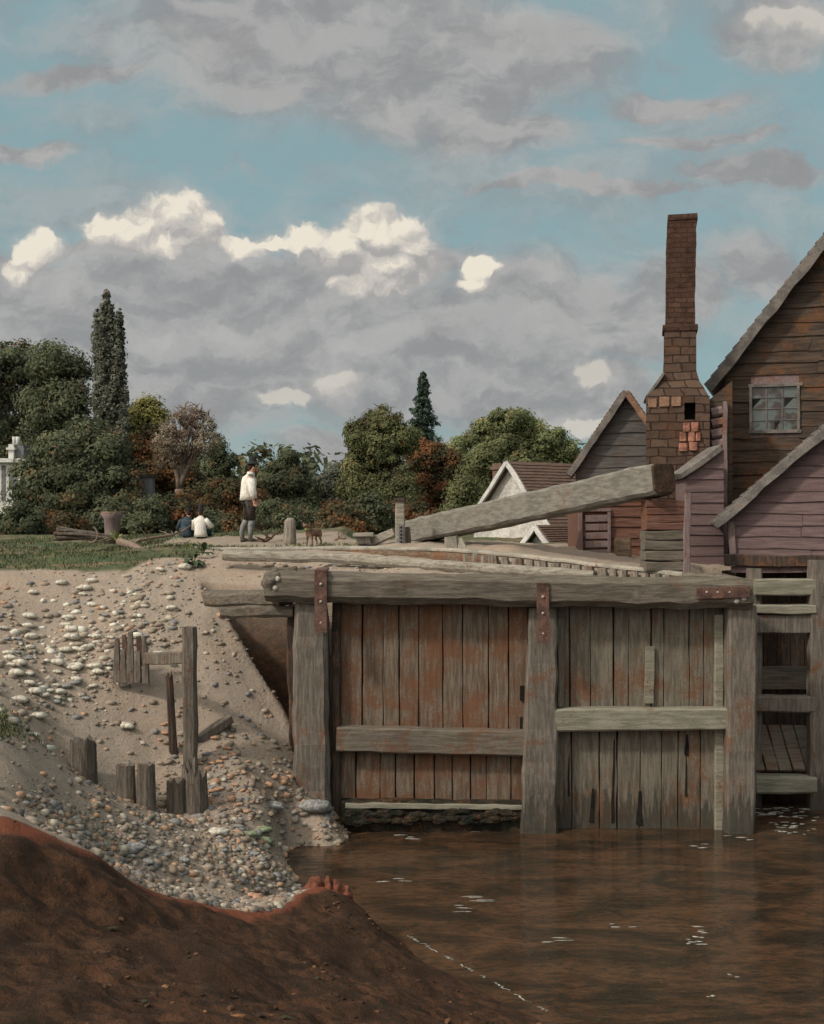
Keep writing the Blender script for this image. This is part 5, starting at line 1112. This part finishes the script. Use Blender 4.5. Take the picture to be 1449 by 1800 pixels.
def plant(px, py, Y, n, ln, wd, m, label, name='weed', spread=1.0, flop=.4):
    p = P(px, py, Y); root = thing(name, p, label, 'weed'); q = MB(); st = MB(); rr = random.Random(int(px))
    for i in range(n):
        a = rr.uniform(0, 6.28); el = rr.uniform(.1, 1.3); d = Vector((math.cos(a) * math.cos(el) * spread, math.sin(a) * math.cos(el) * spread, math.sin(el))); l = ln * rr.uniform(.5, 1.1)
        s_ = d.cross(Vector((0, 0, 1))).normalized(); w_ = wd * rr.uniform(.6, 1.1); k = 5; vs = []
        for j in range(k + 1):
            t = j / k; c = p + d * l * (.25 + .75 * t) - Vector((0, 0, flop * l * t * t)); ww = w_ * math.sin(math.pi * min(.97, t * .9 + .1))
            vs += [c - s_ * ww, c + Vector((0, 0, -.2 * ww)), c + s_ * ww]
        q.add(vs, [(j * 3 + e, j * 3 + e + 1, j * 3 + e + 4, j * 3 + e + 3) for j in range(k) for e in (0, 1)])
        st.tube([p, p + d * l * .15, p + d * l * .3], [.008, .006, .005], 5)
    q.build('leaves', m, root); st.build('stems', m, root)
plant(340, 990, 20.9, 20, .38, .09, weed_m, 'broad leaved dark green burdock drooping over the gravel edge', spread=1.1, flop=.6)
plant(358, 972, 21.6, 16, .34, .05, weed_m, 'smaller dark weed right behind the burdock', flop=.3)
plant(205, 950, 24.5, 26, .40, .035, yweed_m, 'pale yellow green tuft beside the fallen branches', flop=.25)
plant(228, 978, 23.6, 24, .42, .02, yweed_m, 'thin straw coloured tuft hanging over the grass slope', flop=.7)
plant(306, 945, 26.0, 22, .45, .03, grey_weed, 'sparse grey thistle left of the man in blue')
def logpile():
    root = thing('branch_bundle', P(140, 950, 25), 'bundle of cut grey branches lying on the grass at left', 'branches'); q = MB(); rr = random.Random(9)
    for i in range(26):
        y = 25 + rr.uniform(-.3, .3); a = P(98 + rr.uniform(-4, 8), 938 + rr.uniform(-11, 12), y); b = P(185 + rr.uniform(-15, 12), 947 + rr.uniform(-5, 6), y + .2); limb(q, a, b, .035, .02, rr, 6, .05)
    q.build('sticks', old_post, root)
    q = MB(); cpts = [P(160 + 12 * math.cos(t), 940 + 14 * math.sin(t), 24.6) for t in [i * .4 for i in range(-3, 6)]]; q.tube(cpts, .02, 6); q.build('hoop', bark_pale, root)
logpile()
tb = thing('tree_butt', P(198, 950, 26), 'flared pinkish tree butt standing behind the pale tuft', 'tree stump')
q = MB(); q.tube([P(198, 955, 26), P(198, 935, 26), P(198, 912, 26), P(198, 902, 26)], [.17, .17, .19, .28], 12, .03); q.build('trunk', mill_side, tb, smooth_=True)
q = MB(); q.tube([P(198, 902, 26), P(198, 899, 26)], [.27, .25], 12, .01); q.build('cut_top', revet, tb)
def branch(pts, r0, label, m=bark_pale, name='fallen_branch'):
    q = MB(); rr = random.Random(len(label)); ps = [P(*a) for a in pts]; q.tube(ps, [r0 * (1 - .6 * i / (len(ps) - 1)) for i in range(len(ps))], 7, .02)
    for k in range(4):
        s_ = ps[rr.randrange(1, len(ps))]; limb(q, s_, s_ + Vector((rr.uniform(-.4, .4), rr.uniform(-.2, .2), rr.uniform(.05, .3))), r0 * .4, r0 * .12, rr, 5)
    tag(q.build(name, m, origin=ps[0], smooth_=True), label, 'branch')
branch([(210, 952, 24.2), (232, 958, 23.8), (255, 972, 23.2), (275, 982, 22.6), (300, 980, 22.3)], .09, 'thick forked branch sliding down the grass slope')
branch([(215, 955, 24.6), (260, 947, 24.8), (300, 941, 25.2), (318, 936, 25.6)], .05, 'long thin branch pointing right toward the seated men')
branch([(270, 965, 23.5), (290, 972, 23), (312, 972, 22.8), (296, 980, 22.5)], .05, 'small crooked branch right of the thick forked one', m=old_post)
branch([(455, 951, 25.2), (466, 951, 25.0), (476, 947, 25.0)], .07, 'short dark log by the standing man feet', m=dark_wood)
branch([(588, 950, 25), (596, 945, 25), (606, 948, 25)], .03, 'thin orange stick near the little dog', m=verge_brown)
curve_timber([(0, 1000, 21.0), (100, 988, 21.5), (200, 985, 21.8), (300, 980, 22.2)], .16, .06, 'sunk_rail', revet, 'half buried grey brown timber along the grass edge', 'timber')

# ------------------------------------------------------------ people and the dog
def skinned(name, verts, edges, root_i, m, parent, sub=2):
    me = bpy.data.meshes.new(name); bm = bmesh.new(); lay = bm.verts.layers.skin.verify(); vv = []
    for i, (co, r_) in enumerate(verts):
        v = bm.verts.new(co); r_ = r_ if isinstance(r_, tuple) else (r_, r_); v[lay].radius = r_; vv.append(v)
        if i in (root_i if isinstance(root_i, (list, tuple)) else [root_i]): v[lay].use_root = True
    for a, b in edges: bm.edges.new((vv[a], vv[b]))
    bm.to_mesh(me); bm.free(); me.materials.append(m); o = link(bpy.data.objects.new(name, me)); o.parent = parent; ORG[o.name] = Vector((0, 0, 0))
    k = o.modifiers.new('skin', 'SKIN'); k.use_smooth_shade = True; s_ = o.modifiers.new('sub', 'SUBSURF'); s_.levels = sub; s_.render_levels = sub
    return o
def hand(V_, E_, wrist_i, wp, dirv, side):
    """palm and five curled fingers; dirv = pointing direction, side = thumb direction"""
    d = Vector(dirv).normalized(); sd_ = Vector(side).normalized(); n = d.cross(sd_)
    palm = Vector(wp) + d * .05; i = len(V_); V_.append((tuple(palm), (.034, .018))); E_.append((wrist_i, i))
    knk = Vector(wp) + d * .085; j = len(V_); V_.append((tuple(knk), (.036, .016))); E_.append((i, j)); roots = []
    for k, (off, ln) in enumerate(((-.027, .055), (-.009, .070), (.009, .075), (.027, .066))):
        b = Vector(wp) + d * .075 + sd_ * off; k0 = len(V_); roots.append(k0)
        V_.append((tuple(b), .009)); V_.append((tuple(b + d * ln * .55 + n * .008), .0085)); V_.append((tuple(b + d * ln * .85 + n * .026), .0075)); E_ += [(k0, k0 + 1), (k0 + 1, k0 + 2)]
    b = Vector(wp) + d * .03 + sd_ * .026; k0 = len(V_); roots.append(k0); V_.append((tuple(b), .011)); V_.append((tuple(b + d * .03 + sd_ * .025), .010)); V_.append((tuple(b + d * .06 + sd_ * .03 + n * .01), .008)); E_ += [(k0, k0 + 1), (k0 + 1, k0 + 2)]
    return roots
def head_parts(root, c, fwd, skinm, hat_h=.17, hat_r=.09, brim=.15, hair=True, hatm=waistcoat):
    """nose, eyes, ears, mouth, hair and hat about head centre c; fwd = facing direction"""
    c = Vector(c); f = Vector(fwd).normalized(); s_ = f.cross(Vector((0, 0, 1))).normalized(); up = Vector((0, 0, 1))
    q = MB(); q.rock(c + f * .100 - up * .015, .02, .02, .028, 0, 2, .1)
    for k in (-1, 1): q.rock(c + s_ * (k * .080) - up * .01, .02, .02, .032, 0, 2, .1)
    q.rock(c + f * .085 - up * .062, .03, .03, .012, 0, 2, .1); q.build('face', skinm, root, local=True, smooth_=True)
    q = MB()
    for k in (-1, 1): q.rock(c + f * .088 + s_ * (k * .032) + up * .012, .010, .010, .007, 0, 2, 0)
    q.build('eyes', waistcoat, root, local=True, smooth_=True)
    if hair:
        q = MB(); q.rock(c - f * .036 + up * .015, .080, .085, .10, 0, 3, .1); q.build('hair', hair_m, root, local=True, smooth_=True)
    q = MB(); b = c + up * .062 - f * .005
    pts = [b + up * .0, b + up * .012, b + up * .02, b + up * (.03 + hat_h * .1), b + up * (hat_h * .6), b + up * (hat_h * .96), b + up * hat_h]
    q.tube(pts, [brim * .8, brim, brim * .97, hat_r * 1.08, hat_r * .92, hat_r * .98, hat_r * .85], 20, .004); q.build('hat', hatm, root, local=True, smooth_=True)
def wrinkle(q, amp, sc=9):
    q.v = [tuple(Vector(v) + noise.noise_vector(Vector(v) * sc) * amp) for v in q.v]

def standing_man():
    Y = 25.5; p = P(440, 953, Y); p.z = gz(p.x, p.y) + .0
    root = thing('person', p, 'standing person in loose white shirt, dark breeches, grey stockings and black hat facing right', 'person', rz=R(12)); root.scale = (1.04, 1.04, 1.05)
    Vt = [((-.02, 0, .92), (.12, .15)), ((-.03, 0, 1.10), (.105, .135)), ((-.02, 0, 1.30), (.11, .16)), ((.0, 0, 1.42), (.07, .09)), ((.03, 0, 1.48), .055), ((.05, 0, 1.56), (.085, .075)), ((.055, 0, 1.64), (.085, .072)),
          ((-.01, -.10, .88), .085), ((.04, -.11, .50), .062), ((-.0, -.11, .28), .052), ((-.01, -.11, .08), .038), ((.04, -.11, .03), .036), ((.14, -.115, .02), .03),
          ((-.03, .10, .88), .085), ((-.06, .11, .50), .060), ((-.17, .11, .28), .050), ((-.16, .11, .08), .038), ((-.11, .11, .03), .036), ((-.02, .115, .02), .03),
          ((.0, -.19, 1.37), .055), ((-.03, -.235, 1.12), .045), ((.06, -.23, .90), .028), ((.0, .19, 1.37), .055), ((.02, .22, 1.12), .045), ((.14, .19, .93), .028)]
    Et = [(0, 1), (1, 2), (2, 3), (3, 4), (4, 5), (5, 6), (0, 7), (7, 8), (8, 9), (9, 10), (10, 11), (11, 12), (0, 13), (13, 14), (14, 15), (15, 16), (16, 17), (17, 18), (2, 19), (19, 20), (20, 21), (2, 22), (22, 23), (23, 24)]
    r_ = hand(Vt, Et, 21, (.06, -.23, .90), (.25, 0, -1), (1, 0, .2)); r2_ = hand(Vt, Et, 24, (.14, .19, .93), (.3, 0, -1), (1, 0, .2))
    skinned('body', Vt, Et, [0] + r_ + r2_, skin_m, root)
    head_parts(root, (.06, 0, 1.60), (1, 0, 0), skin_m)
    q = MB(); q.tube([(-.05, 0, .90), (-.05, 0, 1.0), (-.045, 0, 1.12), (-.03, 0, 1.28), (-.015, 0, 1.38), (.0, 0, 1.44)], [(.175, .17), (.165, .165), (.16, .16), (.165, .155), (.14, .13), (.08, .08)], 18)
    for s_, w1, w2 in ((-1, (.02, -.265, 1.12), (.065, -.24, .93)), (1, (.02, .22, 1.12), (.13, .19, .95))):
        q.tube([(-.01, s_ * .15, 1.40), (.0, s_ * .21, 1.34), w1, (w1[0] * .4 + w2[0] * .6, w1[1], 1.02), w2], [.07, .085, .085, .085, .045], 12)
    q.tube([(.0, 0, 1.42), (.01, 0, 1.47), (.02, 0, 1.50)], [(.10, .10), (.085, .085), (.08, .08)], 14); wrinkle(q, .022, 10); q.build('shirt', linen, root, local=True, smooth_=True)
    q = MB(); q.tube([(-.03, 0, .80), (-.03, 0, .92), (-.03, 0, .99)], [(.155, .13), (.165, .14), (.15, .13)], 16)
    q.tube([(-.02, -.09, .90), (.01, -.10, .72), (.035, -.11, .48)], [.11, .10, .075], 12); q.tube([(-.03, .09, .90), (-.045, .10, .72), (-.06, .11, .48)], [.11, .10, .075], 12); wrinkle(q, .012); q.build('breeches', breech, root, local=True, smooth_=True)
    q = MB(); q.tube([(.035, -.11, .50), (.01, -.11, .34), (.0, -.11, .22), (-.01, -.11, .06)], [.064, .068, .058, .044], 12); q.tube([(-.06, .11, .50), (-.14, .11, .34), (-.17, .11, .22), (-.16, .11, .06)], [.062, .066, .056, .043], 12); wrinkle(q, .006); q.build('stockings', stocking, root, local=True, smooth_=True)
    for fx, s_ in ((0, -.11), (-.15, .11)):
        q = MB(); q.tube([(fx - .05, s_, .04), (fx + .02, s_, .05), (fx + .10, s_, .035), (fx + .17, s_, .022)], [(.05, .05), (.055, .05), (.038, .045), (.015, .03)], 10); q.build('shoe', leather, root, local=True, smooth_=True)
standing_man()
def seated(px, py, Y, label, coat, legs, hat_h, tilt, rz, brim, arm_out):
    p = P(px, py, Y); root = thing('person', p, label, 'person', rz=rz); root.scale = (.76, .76, .80)
    Vt = [((0, 0, .10), (.14, .11)), ((tilt * .3, -.03, .28), (.13, .10)), ((tilt * .7, -.02, .46), (.15, .10)), ((tilt * .9, 0, .56), (.07, .06)), ((tilt, .02, .62), .05), ((tilt, .04, .69), (.07, .08)), ((tilt, .045, .75), (.068, .078)),
          ((-.10, .10, .10), .08), ((-.13, .42, .20), .06), ((-.13, .60, -.05), .045), ((-.13, .70, -.10), .03), ((.10, .10, .10), .08), ((.13, .42, .20), .06), ((.13, .60, -.05), .045), ((.13, .70, -.10), .03),
          ((tilt * .7 - .19, 0, .48), .055), ((-.24, .06, .26), .042), ((-.12, .28, .20), .028), ((tilt * .7 + .19, 0, .48), .055), ((.25 + arm_out, .05, .32), .042), ((.16, .25, .26), .028)]
    Et = [(0, 1), (1, 2), (2, 3), (3, 4), (4, 5), (5, 6), (0, 7), (7, 8), (8, 9), (9, 10), (0, 11), (11, 12), (12, 13), (13, 14), (2, 15), (15, 16), (16, 17), (2, 18), (18, 19), (19, 20)]
    a = hand(Vt, Et, 17, Vt[17][0], (.3, 1, -.1), (1, 0, 0)); b = hand(Vt, Et, 20, Vt[20][0], (-.3, 1, -.1), (-1, 0, 0))
    skinned('body', Vt, Et, [0] + a + b, skin_m, root)
    head_parts(root, (tilt, .045, .72), (0, 1, 0), skin_m, hat_h=hat_h, brim=brim, hat_r=.08)
    q = MB(); q.tube([(0, 0, .02), (0, -.01, .14), (tilt * .3, -.03, .28), (tilt * .65, -.02, .44), (tilt * .8, 0, .54), (tilt * .9, .01, .60)], [(.20, .18), (.19, .17), (.18, .15), (.20, .14), (.15, .11), (.075, .075)], 18)
    for s_, e, w_ in ((-1, (-.24, .06, .26), (-.13, .26, .20)), (1, (.25 + arm_out, .05, .32), (.17, .23, .26))):
        q.tube([(tilt * .7 + s_ * .14, 0, .52), (tilt * .6 + s_ * .20, 0, .46), e, w_], [.07, .085, .08, .045], 12)
    wrinkle(q, .022, 10); q.build('coat', coat, root, local=True, smooth_=True)
    q = MB(); q.tube([(0, 0, .0), (0, .05, .09), (0, .12, .12)], [.15, .17, .1], 12)
    for s_ in (-1, 1): q.tube([(s_ * .08, .06, .10), (s_ * .13, .42, .20), (s_ * .13, .58, -.03)], [.10, .08, .06], 12)
    wrinkle(q, .01); q.build('breeches', legs, root, local=True, smooth_=True)
    for s_ in (-1, 1):
        q = MB(); q.tube([(s_ * .13, .59, -.04), (s_ * .13, .63, -.08), (s_ * .13, .74, -.10)], [.055, .05, .03], 10); q.build('shoe', leather, root, local=True, smooth_=True)
seated(353, 944, 27.0, 'seated person in white shirt and tall black hat seen from behind', linen, teal_cloth, .20, 0.0, R(-8), .12, .08)
seated(327, 944, 27.2, 'seated person in dark blue coat and black hat leaning beside the white shirted one', blue_coat, blue_coat, .11, .09, R(6), .12, 0.0)

def dog():
    Y = 23.1; p = P(552, 962, Y); p.z = gz(p.x, p.y) + .01; root = thing('dog', p, 'small brown floppy eared dog facing forward with pale collar and raised tail', 'dog', rz=R(-28))
    # local: facing -y
    Vt = [((0, 0, .27), (.075, .085)), ((0, -.14, .27), (.08, .095)), ((0, .16, .27), (.068, .08)), ((0, -.22, .35), (.05, .055)), ((0, -.26, .42), (.055, .055)), ((0, -.33, .41), (.034, .032)), ((0, -.39, .395), (.022, .022)),
          ((-.055, -.16, .20), .034), ((-.06, -.15, .11), .022), ((-.06, -.16, .03), .017), ((-.06, -.185, .012), .018), ((.055, -.16, .20), .034), ((.06, -.15, .11), .022), ((.06, -.16, .03), .017), ((.06, -.185, .012), .018),
          ((-.05, .17, .21), .045), ((-.055, .14, .15), .026), ((-.055, .20, .09), .018), ((-.055, .19, .03), .015), ((-.055, .165, .012), .018), ((.05, .17, .21), .045), ((.055, .14, .15), .026), ((.055, .20, .09), .018), ((.055, .19, .03), .015), ((.055, .165, .012), .018),
          ((0, .23, .32), .018), ((.01, .30, .38), .014), ((.02, .33, .46), .010)]
    Et = [(0, 1), (0, 2), (1, 3), (3, 4), (4, 5), (5, 6), (1, 7), (7, 8), (8, 9), (9, 10), (1, 11), (11, 12), (12, 13), (13, 14), (2, 15), (15, 16), (16, 17), (17, 18), (18, 19), (2, 20), (20, 21), (21, 22), (22, 23), (23, 24), (2, 25), (25, 26), (26, 27)]
    skinned('body', Vt, Et, 0, fur, root)
    for s_ in (-1, 1):
        q = MB(); q.rock((s_ * .072, -.255, .415), .022, .032, .062, 0, 2, .2, 0, .2); q.build('ear', fur, root, local=True, smooth_=True)
    q = MB(); q.rock((0, -.41, .40), .014, .012, .011, 0, 2, .1); q.rock((-.024, -.305, .445), .008, .006, .008, 0, 2, 0); q.rock((.024, -.305, .445), .008, .006, .008, 0, 2, 0); q.build('nose_and_eyes', waistcoat, root, local=True, smooth_=True)
    q = MB(); q.tube([(0, -.215, .345), (0, -.232, .372)], [(.066, .066), (.064, .064)], 14); q.build('collar', collar_m, root, local=True, smooth_=True)
dog()
